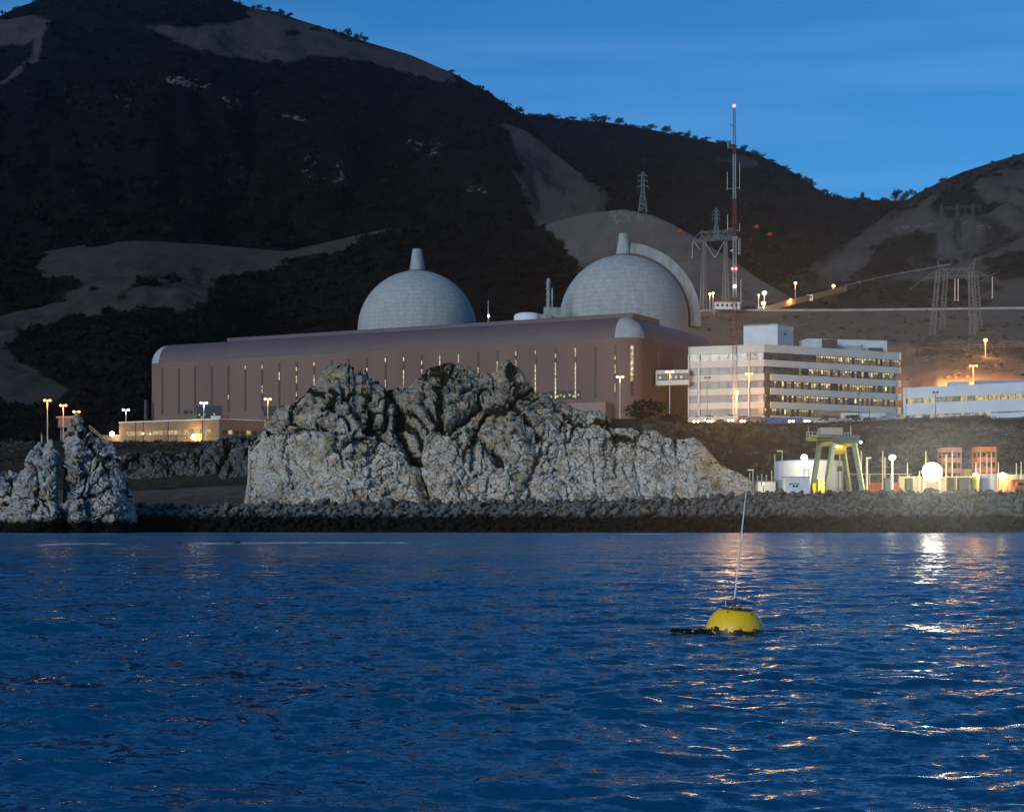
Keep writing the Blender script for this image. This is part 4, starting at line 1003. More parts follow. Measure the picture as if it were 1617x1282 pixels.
# low service building on the left terrace
def service():
    a, b = Vector((X(188, 650), 650)), Vector((X(346, 628), 628)); u, nrm, L, rz = quad_face(a, b)
    zt = Z(662, 628); z0 = 30.2
    root = thing('service_building', (a.x, a.y, z0), 'low tan flat-roofed building with a lit window band in front of the hall', 'service building')
    e = Vector((X(424, 640), 640))
    m = MB(); m.prism([a, b, e, e + Vector((0, 14)), a + Vector((0, 16))], z0, zt); m.build('wall', M['tan'], root, bevel=.1)
    m = MB()
    for p, q in ((a, b), (b, e)):
        uu, nn, LL, rr = quad_face(p, q); c = (p + q) / 2 + nn * .04; m.box((c.x, c.y, zt + .12), (LL, .4, .42), rz=rr)
    m.build('parapet', M['spandrel'], root)
    r = random.Random(3); n = 16
    for k in range(n):
        f0 = .08 + .84 * k / n; c = a + u * (L * (f0 + .42 / n)) + nrm * .04; m = MB()
        m.box((c.x, c.y, zt - 4.1), (L * .84 / n - .2, .16, 1.5), rz=rz); m.build('window', M['lit_gold'] if r.random() < .55 else M['lit_dim'], root)
    uu, nn, LL, rr = quad_face(b, e)
    for k in range(7):
        c = b + uu * (LL * (.1 + .8 * k / 6.5)) + nn * .04; m = MB(); m.box((c.x, c.y, zt - 4.4), (1.5, .16, 1.3), rz=rr)
        m.build('window', M['lit_yellow'] if k in (1, 4) else M['hall_glass'], root)
    for f in (.17, .25, .5, .84):
        c = a + u * (L * f) + nrm * .15; m = MB(); m.tube((c.x, c.y, z0), (c.x, c.y, zt - .1), .16, .16, 6); m.build('downpipe', M['hall_roof'], root)
    m = MB(); a2 = Vector((X(160, 655), 655)); m.prism([a2, a + Vector((0, 2)), a + Vector((0, 12)), a2 + Vector((0, 10))], z0, Z(686, 652)); m.build('lean_to', M['tan'], root, bevel=.1)
    c = P(342, 660, 640); m = MB(); m.box((c.x, c.y, zt + .9), (3.4, 3, 1.9)); m.build('roof_unit', M['white'], root, bevel=.06)
    c = P(356, 660, 640); m = MB(); m.box((c.x, c.y, zt + .9), (2, 2.6, 1.8)); m.build('roof_unit', M['rust'], root, bevel=.06)
    c = P(294, 665, 640); m = MB(); m.box((c.x, c.y, zt + .45), (4, 3, .9)); m.build('hatch', M['dark_metal'], root, bevel=.05)
M['rust'] = mat('rust_red_paint', (.36, .10, .045), (.28, .08, .04), .7, 1)
service()

# ------------------------------------------------------------------ transmission towers, mast
def lattice(m, A, B, wa, wb, n, t, two=False):
    "a square lattice leg from A to B, width wa at the foot and wb at the top"
    A, B = Vector(A), Vector(B)
    def ring(f):
        c = A + (B - A) * f; w = (wa + (wb - wa) * f) / 2
        return [c + Vector((x * w, y * w, 0)) for x, y in ((-1, -1), (1, -1), (1, 1), (-1, 1))]
    prev = ring(0)
    for k in range(1, n + 1):
        cur = ring(k / n)
        for q in range(4):
            m.bar(prev[q], cur[q], t); q2 = (q + 1) % 4
            if k % 2: m.bar(prev[q], cur[q2], t * .7)
            else: m.bar(prev[q2], cur[q], t * .7)
            m.bar(cur[q], cur[q2], t * .7)
        prev = cur
def truss(m, A, B, h, d, n, t, taper=None):
    A, B = Vector(A), Vector(B)
    for y in (-d / 2, d / 2):
        for k in range(n):
            a = A + (B - A) * (k / n) + Vector((0, y, 0)); b = A + (B - A) * ((k + 1) / n) + Vector((0, y, 0))
            m.bar(a, b, t); m.bar(a + Vector((0, 0, h)), b + Vector((0, 0, h)), t)
            m.bar(a, b + Vector((0, 0, h)), t * .7) if k % 2 else m.bar(a + Vector((0, 0, h)), b, t * .7)
    m.bar(A + Vector((0, -d / 2, 0)), A + Vector((0, d / 2, 0)), t); m.bar(B + Vector((0, -d / 2, 0)), B + Vector((0, d / 2, 0)), t)
def q(px, py, D): return P(px, py, D)

def portal_tower_right():
    D = 848; t = .19
    root = thing('transmission_tower', q(1510, 535, D), 'large steel portal pylon with an arched opening on the slope above the right building', 'pylon', 'transmission towers')
    for x0, x1, y0, d in ((1472, 1481, 533, 0), (1487, 1494, 525, 14), (1536, 1532, 530, 0), (1547, 1541, 520, 14)):
        m = MB(); a = q(x0, y0, D + d); a.z = ground_z(x0, D + d) - .3; lattice(m, a, q(x1, 430, D + d * .6), 2.4, 1.6, 9, t); m.build('leg', M['dim_steel'], root)
    m = MB(); truss(m, q(1481, 437, D + 4), q(1533, 437, D + 4), 3.6, 5, 9, t); m.build('crossbeam', M['dim_steel'], root)
    for side in (((1481, 426, 1458, 441, D + 2), (1481, 437, 1458, 441, D + 2), (1458, 441, 1437, 457, D - 6)), ((1533, 426, 1560, 436, D + 2), (1533, 437, 1560, 436, D + 2), (1560, 436, 1574, 431, D - 4), (1541, 449, 1560, 437, D + 2))):
        m = MB()
        for (x0, y0, x1, y1, D1) in side: m.bar(q(x0, y0, D + 1), q(x1, y1, D1), t); m.bar(q(x0, y0, D + 8), q(x1, y1, D1), t)
        m.build('outrigger', M['dim_steel'], root)
    m = MB()
    for sgn, cx in ((1, 1491), (-1, 1523)):
        prev = None
        for k in range(8):
            a = math.pi / 2 * k / 7; p = q(cx - sgn * 11 * math.cos(a), 462 - 22 * math.sin(a), D); 
            if prev is not None: m.bar(prev, p, t)
            prev = p
    m.build('arch_brace', M['dim_steel'], root)
    m = MB()
    for x0, y0, x1, y1 in ((1479, 412, 1490, 426), (1479, 412, 1484, 426), (1541, 408, 1528, 426), (1541, 408, 1536, 426), (1541, 408, 1536, 432)): m.bar(q(x0, y0, D + 4), q(x1, y1, D + 4), t)
    m.build('horn', M['dim_steel'], root)
    m = MB()
    for x, y0, y1 in ((1508, 440, 474), (1513, 440, 474), (1567, 437, 470)): m.tube(q(x, y0, D + 3), q(x, y1, D + 3), .22); m.ball(q(x, y1, D + 3), .45)
    m.build('insulator', M['pale_pole'], root)
def portal_tower_left():
    D = 935; t = .24
    root = thing('transmission_tower', q(1130, 490, D), 'steel portal pylon with a truss crossbeam just left of the red and white mast', 'pylon', 'transmission towers')
    for x0, x1, d in ((1107, 1112, 0), (1113, 1113, 10), (1149, 1146, 0), (1143, 1145, 10)):
        m = MB(); a = q(x0, 489, D + d); a.z = 111.5; lattice(m, a, q(x1, 381, D + d * .4), 1.9, 1.3, 12, t); m.build('leg', M['dim_steel'], root)
    m = MB(); truss(m, q(1093, 382, D + 3), q(1165, 377, D + 3), .9, 4, 14, t); truss(m, q(1105, 375, D + 3), q(1156, 372, D + 3), 2.6, 4, 10, t)
    for x0, y0, x1, y1 in ((1105, 367, 1093, 381), (1156, 365, 1166, 376)): m.bar(q(x0, y0, D + 3), q(x1, y1, D + 3), t)
    m.build('crossbeam', M['dim_steel'], root)
    m = MB()
    for x0, y0, x1, y1 in ((1108, 363, 1118, 371), (1108, 363, 1110, 374), (1148, 362, 1140, 370), (1148, 362, 1149, 372)): m.bar(q(x0, y0, D + 3), q(x1, y1, D + 3), t)
    m.build('horn', M['dim_steel'], root)
    m = MB()
    for x0, y0, x1, y1 in ((1093, 382, 1093, 408), (1166, 378, 1166, 402), (1113, 384, 1129, 407), (1143, 382, 1129, 407), (1097, 383, 1106, 395)): m.bar(q(x0, y0, D + 3), q(x1, y1, D + 3), .22)
    m.build('insulator', M['pale_pole'], root)
def small_tower(px, py0, py1, D, wpx, label, t=.4, arms=3):
    root = thing('transmission_tower', q(px, py0, D), label, 'pylon', 'transmission towers'); s = D / F
    m = MB(); a = q(px, py0 + 5, D); hgt = (py0 - py1)
    lattice(m, a, q(px, py0 - hgt * .45, D), wpx * s, wpx * .42 * s, 5, t); lattice(m, q(px, py0 - hgt * .45, D), q(px, py1, D), wpx * .42 * s, wpx * .22 * s, 6, t * .85); m.build('tower_body', M['dim_steel'], root)
    for k in range(arms):
        m = MB(); y = py0 - hgt * (.62 + .15 * k); w = wpx * (.85 - .1 * k)
        for sg in (-1, 1):
            m.bar(q(px, y, D), q(px + sg * w * .8, y + 1, D), t); m.bar(q(px, y - 2.5, D), q(px + sg * w * .8, y + 1, D), t * .7); m.bar(q(px + sg * w * .8, y + 1, D), q(px + sg * w * .8, y + 5, D), t * .5)
        m.build('crossarm', M['dim_steel'], root)
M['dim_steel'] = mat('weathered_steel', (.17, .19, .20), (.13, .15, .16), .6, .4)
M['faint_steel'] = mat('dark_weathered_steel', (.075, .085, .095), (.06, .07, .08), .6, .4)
portal_tower_right(); portal_tower_left()
small_tower(1015, 330, 272, 1225, 13, 'small lattice pylon on the crest of the grassy spur', .42)
small_tower(1131, 372, 329, 1450, 9, 'faint distant lattice pylon behind the left portal pylon', .45)
def triple():
    D = 1330; t = .30
    root = thing('transmission_tower', q(1514, 398, D), 'three-legged lattice pylon standing high on the right hill', 'pylon', 'transmission towers')
    for x, y0, y1 in ((1487, 392, 322), (1512, 372, 322), (1536, 392, 322)):
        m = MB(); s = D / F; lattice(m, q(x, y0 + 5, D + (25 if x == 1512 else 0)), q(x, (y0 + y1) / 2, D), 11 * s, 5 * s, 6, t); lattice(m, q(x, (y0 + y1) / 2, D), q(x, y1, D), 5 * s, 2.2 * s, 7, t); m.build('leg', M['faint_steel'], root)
    m = MB(); truss(m, q(1485, 331, D), q(1550, 327, D), 1.6, 2, 16, t * .6); m.build('crossbeam', M['faint_steel'], root)
    m = MB()
    for x in (1498, 1524, 1549): m.bar(q(x, 329, D), q(x, 336, D), .3)
    m.build('insulator', M['faint_steel'], root)
triple()
def delta():
    D = 1120; t = .36
    root = thing('transmission_tower', q(1512, 428, D), 'pylon half hidden behind the arched portal pylon with a sloping crossarm', 'pylon', 'transmission towers')
    for x0, x1 in ((1494, 1507), (1530, 1510)):
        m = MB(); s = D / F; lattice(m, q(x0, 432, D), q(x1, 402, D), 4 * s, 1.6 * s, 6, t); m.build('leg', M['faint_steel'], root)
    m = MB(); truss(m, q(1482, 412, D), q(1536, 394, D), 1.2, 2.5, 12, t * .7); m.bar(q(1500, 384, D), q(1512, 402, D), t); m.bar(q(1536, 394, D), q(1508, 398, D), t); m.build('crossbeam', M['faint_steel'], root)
delta()

def mast():
    D = 628; t = .11; x = 1160
    root = thing('radio_mast', q(x, 660, D), 'tall red and white lattice radio mast with a red beacon at its tip', 'radio mast')
    ys = [662, 600, 556, 500, 455, 412, 380, 345, 310, 278, 244, 206, 170]
    ys = [662, 560, 470, 374, 314, 245, 172]
    for k in range(len(ys) - 1):
        m = MB(); w = lambda y: 1.5 - .75 * (662 - y) / 490
        a, b = q(x + .6 - 1.2 * (662 - ys[k]) / 490, ys[k], D), q(x + .6 - 1.2 * (662 - ys[k + 1]) / 490, ys[k + 1], D)
        if k == 0: a.z -= .5
        lattice(m, a, b, w(ys[k]), w(ys[k + 1]), max(6, int((ys[k] - ys[k + 1]) / 5)), t); m.build('mast_section', M['mast_white'] if k % 2 == 0 else M['mast_red'], root)
    top = q(1159.4, 172, D); m = MB(); m.tube(top, top + Vector((0, 0, .9)), .12); m.build('tip', M['mast_white'], root)
    b = MB(); b.ball(top + Vector((0, 0, 1.0)), .50); b.build('beacon', M['red_lens'], root)
    for dx in (-1.0, .9): b = MB(); b.ball(q(1159.5 + dx * 3, 424.5, D - 1), .42); b.build('beacon', M['red_lens'], root)
    for dx, y0, y1, w in ((-11.5, 300, 272, .10), (-10.5, 224, 235, .10), (8, 257, 299, .09), (-11, 363, 339, .12), (8, 353, 366, .10), (8.5, 402, 376, .10), (10, 480, 442, .10)):
        m = MB(); yb = max(y0, y1); yt = min(y0, y1); m.tube(q(x + dx, yb, D), q(x + dx, yt, D), w); m.bar(q(x, yb - 2, D), q(x + dx, yb - 2, D), .10); m.build('whip_antenna', M['pale_pole'], root)
    m = MB(); m.bar(q(1149, 195, D), q(1160, 199, D), .14); m.bar(q(1153, 199, D), q(1159, 199, D), .2); m.build('side_arm', M['dim_steel'], root)
    m = MB(); m.ball(q(1156, 396, D - 1), .45); m.bar(q(1152, 396, D - 1), q(1158, 396, D - 1), .12); m.build('dish', M['white'], root)
    m = MB(); m.ball(q(1160, 452, D - 1.2), .42); m.build('work_light', M['white_lens'], root)
M['mast_white'] = mat('mast_white_paint', (.42, .43, .43), (.34, .35, .35), .6, 1)
M['mast_red'] = mat('mast_red_paint', (.22, .075, .065), (.17, .065, .06), .6, 1)
mast()
# red aerial marker balls on the span wires
for px, py, D, lb in ((1075, 366, 1000, 'red marker ball on the wire left of the portal pylon'), (1195, 358, 1100, 'red marker ball on the wire right of the mast, higher of two'), (1216, 370, 1080, 'red marker ball on the wire right of the mast, lower of two')):
    m = MB(); m.ball(q(px, py, D), 1.25, n=14, m=8); c = q(px, py, D); m.tube(c - Vector((1.9, 0, 0)), c + Vector((1.9, 0, 0)), .3)
    o = m.build('marker_ball', M['marker'] if 'marker' in M else M.setdefault('marker', mat('red_marker', (.62, .06, .03), (.5, .05, .03), .6, 1)), smooth=True); tag(o, lb, 'marker ball', 'marker balls on the power lines')
def wire(a, b, sag, lb):
    m = MB(); n = 14; prev = None
    for k in range(n + 1):
        f = k / n; p = a + (b - a) * f - Vector((0, 0, sag * 4 * f * (1 - f)))
        if prev is not None: m.bar(prev, p, .11)
        prev = p
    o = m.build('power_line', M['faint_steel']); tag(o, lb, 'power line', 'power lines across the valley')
for k, (a, b, lb) in enumerate(((q(1093, 382, 938), q(1075, 366, 1000), 'power line from the left end of the portal crossbeam to its marker ball'), (q(1166, 378, 938), q(1195, 358, 1100), 'power line from the portal pylon up to the higher right marker ball'),
        (q(1195, 358, 1100), q(1487, 331, 1330), 'power line from the higher right marker ball to the three-legged pylon'), (q(1216, 370, 1080), q(1458, 441, 850), 'power line from the lower right marker ball to the arched pylon'),
        (q(1166, 402, 938), q(1437, 457, 842), 'lowest power line sagging between the two portal pylons'))): wire(a, b, 6, lb)

# ------------------------------------------------------------------ road behind the plant, walls, fences
M['asphalt'] = mat('asphalt', (.05, .05, .05), (.07, .07, .068), .9, .4)
M['barrier'] = mat('pale_concrete_barrier', (.36, .36, .355), (.27, .27, .27), .85, .25)
m = MB(); pts = [(px, ground_z(px, 926) ) for px in range(1095, 1760, 15)]
for (x0, z0), (x1, z1) in zip(pts[:-1], pts[1:]):
    m.add([(X(x0, 927), 927, z0 + .12), (X(x1, 927), 927, z1 + .12), (X(x1, 936), 936, z1 + .12), (X(x0, 936), 936, z0 + .12)], [(0, 1, 2, 3)])
tag(m.build('road', M['asphalt']), kind='structure')
m = MB()
for (x0, z0), (x1, z1) in zip(pts[:-1], pts[1:]):
    a, b = Vector((X(x0, 926.4), 926.4, z0 + .55)), Vector((X(x1, 926.4), 926.4, z1 + .55)); m.bar(a, b, .3, 1.15)
tag(m.build('road_barrier', M['barrier']), 'long pale roadside barrier crossing the slope above the offices', 'barrier')
up = [(1196, 488, 950), (1215, 486, 952), (1235, 480, 956), (1258, 474, 962), (1282, 468, 970), (1305, 462, 978), (1338, 454, 990)]
m = MB()
for (x0, y0, d0), (x1, y1, d1) in zip(up[:-1], up[1:]):
    a, b = q(x0, y0, d0 - 4), q(x1, y1, d1 - 4); hh = 2.2
    m.add([(a.x, a.y, a.z - 2), (b.x, b.y, b.z - 2), (b.x, b.y, b.z + hh - 1), (a.x, a.y, a.z + hh - 1), (a.x, a.y + .5, a.z - 2), (b.x, b.y + .5, b.z - 2), (b.x, b.y + .5, b.z + hh - 1), (a.x, a.y + .5, a.z + hh - 1)], [(0, 1, 2, 3), (3, 2, 6, 7), (5, 4, 7, 6)])
tag(m.build('retaining_wall', M['tan']), 'low tan wall lit yellow along the road climbing the right-hand spur', 'wall')
def fence(name, pts, h, step, label, material='pale_pole', r=.07, rails=(1.0, .5), cat='fence'):
    root = thing(name, pts[0], label, cat); posts = []
    P_ = [Vector(p) for p in pts]
    rl = MB()
    for a, b in zip(P_[:-1], P_[1:]):
        for f in rails: rl.bar(a + Vector((0, 0, h * f)), b + Vector((0, 0, h * f)), r)
        n = max(1, int((b - a).length / step))
        for k in range(n): posts.append(a + (b - a) * (k / n))
    rl.build('rail', M[material], root)
    for p in posts[:95]:
        m = MB(); m.tube(p - Vector((0, 0, .4)), p + Vector((0, 0, h)), r, r, 6); m.build('post', M[material], root)
fence('crest_fence', [q(1335, 453, 992), q(1400, 437.5, 1030), q(1450, 428.5, 1052), q(1500, 419.5, 1062)], 1.0, 14, 'pale wire fence climbing the crest of the right spur', r=.16)
fence('terrace_fence', [(X(262, 612), 612, ground_z(262, 612)), (X(345, 612), 612, ground_z(345, 612))], 1.9, 3.2, 'dark post fence along the terrace below the tan building', 'dark_metal', .09, (1.0,))
fence('bench_fence', [(X(1432, 790), 790, ground_z(1432, 790)), (X(1530, 790), 790, ground_z(1530, 790)), (X(1660, 790), 790, ground_z(1660, 790))], 2.0, 5, 'faint wire fence on the bench below the arched pylon', 'dim_steel', .08)
# cabin and sheds by the mast foot on the upper road
t = thing('road_cabin', q(1150, 488, 922), 'small white cabin with dark windows beside the upper road behind the mast', 'cabin')
m = MB(); c = q(1148, 487, 921); c.z = 112.4; m.box((c.x, c.y, c.z + 1.7), (13, 4, 3.4)); m.build('walls', M['white'], t, bevel=.05)
m = MB(); m.box((c.x, c.y, c.z + 3.55), (13.8, 4.8, .3)); m.build('roof', M['spandrel'], t)
for k in range(5): m = MB(); m.box((c.x - 5 + k * 2.4, c.y - 2.02, c.z + 2.0), (1.2, .1, 1.2)); m.build('window', M['glass_dark'], t)
m = MB(); m.box((c.x - 6.8, c.y, c.z - 1), (.8, 1, 3)); m.build('stair', M['steel'], t)
t = thing('wooden_screen', q(1145, 480, 930), 'rust brown slatted screen behind the white cabin', 'screen wall')
m = MB(); c = q(1147, 478, 929)
for k in range(12): m.box((c.x - 5 + k * .9, c.y, 112.3 + 2.9), (.75, .12, 5.8))
m.build('slat_panel', M['rust'], t); m = MB(); m.bar((c.x - 5.6, c.y + .2, 117.6), (c.x + 5.6, c.y + .2, 117.6), .25); m.build('rail', M['dim_steel'], t)
t = thing('guard_hut', q(1279, 474, 968), 'tiny white guard hut beside the climbing road', 'hut')
c = q(1279, 470, 966); m = MB(); m.box((c.x, c.y, c.z - .3), (2.9, 2.4, 3)); m.build('walls', M['white'], t, bevel=.05); m = MB(); m.box((c.x, c.y, c.z + 1.35), (3.3, 2.8, .25)); m.build('roof', M['spandrel'], t)
m = MB(); m.box((c.x, c.y - 1.22, c.z + .2), (1.7, .08, 1.1)); m.build('window', M['glass_grey'], t)
# ------------------------------------------------------------------ lamps
LAMP_POWER = 1.0
def light(root, p, col, power, r=.4):
    l = bpy.data.lights.new('lamp_light', 'POINT'); l.energy = power * LAMP_POWER; l.color = col; l.shadow_soft_size = r
    o = bpy.data.objects.new('lamp_light', l); COL.objects.link(o); o.parent = root; o.location = Vector(p) - Vector(root.location)
def seaward_spot(root, p, power, col=(1, .93, .74), r=2.4):
    "spot aimed out over the water, also added to a lamp post for glitter"
    l = bpy.data.lights.new('seaward_spot', 'SPOT'); l.energy = power; l.color = col; l.spot_size = math.radians(58); l.spot_blend = .9; l.shadow_soft_size = r
    o = bpy.data.objects.new('seaward_spot', l); COL.objects.link(o); o.parent = root; o.location = Vector(p) - Vector(root.location)
    o.rotation_euler = (math.radians(91), 0, math.pi - math.atan2(p[0], p[1]))
def slope_beam(root, p, power):
    "added spot that spreads orange light over the cut slope behind"
    l = bpy.data.lights.new('slope_beam', 'SPOT'); l.energy = power; l.color = (1, .42, .12); l.spot_size = math.radians(150); l.spot_blend = .6; l.shadow_soft_size = .3
    o = bpy.data.objects.new('slope_beam', l); COL.objects.link(o); o.parent = root; o.location = Vector(p) + Vector((0, 1.2, 0)) - Vector(root.location); o.rotation_euler = (math.radians(88), 0, 0)
ORANGE, WHITE, COOL, YELLOW = (1, .5, .14), (1, .88, .58), (.85, .95, 1), (1, .72, .25)
LENS = {ORANGE: 'orange_lens', WHITE: 'white_lens', COOL: 'cool_lens', YELLOW: 'yellow_lens'}
M['yellow_lens'] = emat('yellow_lens', (1, .72, .25), 22)
def lamp_post(px, hy, by, D, col, power, label, heads=2, r=.42, pole=.17, arm=.95, ground=True, lit=True, ldy=-.6, lens=None, lr=.7, group='lamp posts around the plant', mat_='pale_pole'):
    a = q(px, by, D); top = q(px, hy, D)
    root = thing('lamp_post', a, label, 'lamp post', group)
    m = MB(); m.tube((a.x, a.y, a.z - .6), (top.x, top.y, top.z + .05), pole * 1.25, pole * .8, 8); m.build('pole', M[mat_], root)
    offs = {1: [0], 2: [-arm, arm], 3: [-arm, 0, arm]}[heads]
    if heads > 1: m = MB(); m.bar((top.x - arm, top.y, top.z + .1), (top.x + arm, top.y, top.z + .1), .16); m.build('crossarm', M[mat_], root)
    for dx in offs:
        m = MB(); c = Vector((top.x + dx, top.y, top.z)); 
        m.lathe(c, [(.02, .52), (.30, .48), (.52, .22), (.55, .10), (.5, .08)], 12); h = m.build('lamp_head', M['dark_metal'] if not lit else M[mat_], root, smooth=True)
        m = MB(); m.ball(c - Vector((0, .05, .05)), r, (1, 1, .8), 14, 9); m.build('refractor', M[LENS[col].replace('lens', 'glass')] if lit else M['glass_grey'], h, smooth=True)
        if lit: m = MB(); m.ball(c - Vector((0, .05 + r * .7, .05)), r * .7, (1, .8, .8), 12, 8); m.build('lens', M[lens or LENS[col]], h, smooth=True)
    if lit: light(root, (top.x, top.y + ldy, top.z - r - .45), col, power, lr)
    return root
K = 1000.0
lamp_post(75, 632, 696, 628, ORANGE, 4 * K, 'tallest orange double lamp post on the left terrace, leftmost of three', 2, .55, lens='dim_orange_lens')
lamp_post(100, 640, 696, 632, ORANGE, 3 * K, 'orange double lamp post beside the watch hut, middle of the three on the left terrace', 2, .5, lens='dim_orange_lens')
lamp_post(121, 650, 694, 640, ORANGE, .8 * K, 'orange double lamp showing just above the tip of the tall sea stack', 2, .5, lens='dim_orange_lens')
lamp_post(199, 647, 690, 652, COOL, .3 * K, 'white double lamp post behind the left end of the tan building', 2, .48)
lamp_post(322, 636, 698, 612, COOL, .5 * K, 'white double lamp post in front of the tan building and brown hall', 2, .48)
lamp_post(423, 630, 690, 630, ORANGE, 1.6 * K, 'orange double lamp post above the left shoulder of the headland rock', 2, .52, lens='dim_orange_lens')
lamp_post(979, 595, 662, 618, ORANGE, .9 * K, 'orange double lamp post in front of the right corner of the brown hall', 2, .52)
lamp_post(1057.5, 587, 660, 612, ORANGE, .6 * K, 'orange double lamp post in front of the skybridge', 2, .55)
lamp_post(1183, 590, 661, 618, ORANGE, 3 * K, 'slim orange lit pole right of the mast before the white block', 2, .36, .2, 1.0)
bl = lamp_post(1163, 620, 661, 622, ORANGE, 19 * K, 'brightest orange lamp low on the white block beside the mast foot', 1, .95, .2, lens='bright_orange_lens', lr=.9)
seaward_spot(bl, q(1163, 620, 620.6), 520 * K, (1, .52, .17), 1.6)  # extra orange spot, added to make glitter on the water
lamp_post(1117, 597, 660, 622, ORANGE, 0, 'unlit dark pole with a flat twin head before the left face of the white block', 2, .3, .12, .7, lit=False, mat_='dim_steel')
lamp_post(1373, 640, 663, 610, COOL, 0, 'unlit dark lamp pole before the lower right face of the white block', 2, .3, .12, .6, lit=False, mat_='dim_steel')
lamp_post(1356, 622, 663, 616, COOL, 0, 'unlit thin utility pole left of the dark lamp pole by the trailers', 1, .25, .12, .6, lit=False, mat_='dim_steel')
lamp_post(1477.5, 620, 661, 596, COOL, 0, 'unlit dark lamp pole in front of the blue-white building', 2, .3, .12, .6, lit=False, mat_='dark_metal')
sl = lamp_post(1537, 578, 612, 709, ORANGE, 90 * K, 'double lamp post behind the roof of the blue-white building', 2, .34, .16, 1.3)
slope_beam(sl, q(1537, 577, 708), 280 * K)  # spot added at this post to brighten the slope
lamp_post(1556, 537, 562, 775, ORANGE, 9 * K, 'bright orange lamp post alone on the slope above the blue-white building', 1, .95, .16)
lamp_post(1121, 464, 489, 928, ORANGE, 2.2 * K, 'orange lamp post by the portal pylon foot, left of a close pair', 1, .8)
lamp_post(1126, 463, 489, 931, ORANGE, 1.8 * K, 'orange lamp post by the portal pylon foot, right of a close pair', 1, .7)
lamp_post(1198, 466, 489, 940, ORANGE, 1.4 * K, 'small orange lamp post just left of the white floodlights on the upper road', 1, .5)
lamp_post(1207, 462.5, 490, 938, WHITE, 5 * K, 'very bright white lamp post on the upper road, upper of two', 1, 1.3)
lamp_post(1205.5, 479, 491, 934, WHITE, 3 * K, 'bright white lamp low on the upper road, lower of two', 1, 1.2)
lamp_post(1256, 447, 477, 960, ORANGE, 3.5 * K, 'orange lamp post with a side arm at the foot of the climbing road', 1, .9)
lamp_post(1248.5, 473, 479, 955, ORANGE, 2.2 * K, 'low orange lamp on the wall of the climbing road', 1, .6)
lamp_post(1316, 451.5, 461, 980, ORANGE, 2.0 * K, 'orange lamp at the top of the climbing road', 1, 1.1)
# wall lamps on the service building
def wall_lamp(px, py, D, col, power, r, label):
    c = q(px, py, D); t = thing('wall_lamp', c, label, 'wall lamp')
    m = MB(); m.box((c.x, c.y + .5, c.z + .1), (.6, .7, .9)); m.build('bracket', M['dark_metal'], t); m = MB(); m.ball(c, r, (1, .6, 1)); m.build('lens', M[LENS[col]], t, smooth=True)
    light(t, c - Vector((0, r + .8, 0)), col, power)
wall_lamp(305.5, 690, 632.2, YELLOW, 2.6 * K, .9, 'glaring yellow wall lamp low on the front of the tan building')
wall_lamp(177, 685, 650.5, WHITE, .8 * K, .9, 'bright round lamp above the lean-to left of the tan building')
wall_lamp(226, 684.5, 643, YELLOW, .15 * K, .3, 'small yellow wall lamp on the left part of the tan building')

# watch hut and chute on the left terrace
t = thing('watch_hut', q(113, 690, 642), 'dark raised watch hut with an orange lit roof edge behind the tall sea stack', 'hut')
c = q(108, 668, 642)
m = MB(); m.box((c.x, c.y, c.z), (6.5, 4, 3.4)); m.build('walls', M['hall_roof'], t, bevel=.05)
m = MB(); m.box((c.x, c.y, c.z + 2.0), (7.6, 5, .7)); m.build('roof', M['tan'], t, bevel=.05)
m = MB(); m.box((c.x + 3, c.y - 2.02, c.z), (1.6, .1, 2.4)); m.build('window', M['lit_yellow'], t)
for dx in (-2.6, 2.6):
    m = MB(); m.tube((c.x + dx, c.y, ground_z(108, 642) - .3), (c.x + dx, c.y, c.z - 1.7), .3); m.build('leg', M['dim_steel'], t)
t = thing('sloping_chute', q(155, 690, 640), 'sloping orange lit stair ramp between the tall sea stack and the tan building', 'ramp')
a, b = q(142, 676, 640), q(167, 697, 640); m = MB(); m.bar(a, b, 1.6, .35); m.build('ramp_deck', M['tan'], t)
m = MB(); m.bar(a + Vector((0, -.8, 1)), b + Vector((0, -.8, 1)), .12); 
for f in (0, .33, .66, 1): p = a + (b - a) * f; m.tube(p + Vector((0, -.8, 0)), p + Vector((0, -.8, 1)), .08)
m.build('handrail', M['pale_pole'], t)
m = MB(); p = a; m.tube((a.x + .5, a.y, 30), (a.x + .5, a.y, a.z), .2); m.build('leg', M['dim_steel'], t)
t = thing('marker_post', q(66, 697, 600), 'thin post with a round red top on the left terrace', 'post')
m = MB(); a = q(66, 697, 600); m.tube((a.x, a.y, a.z - 1), q(66, 687, 600), .22); m.build('post', M['pale_pole'], t); m = MB(); m.ball(q(66, 686, 600), .5); m.build('cap', M['rust'], t, smooth=True)

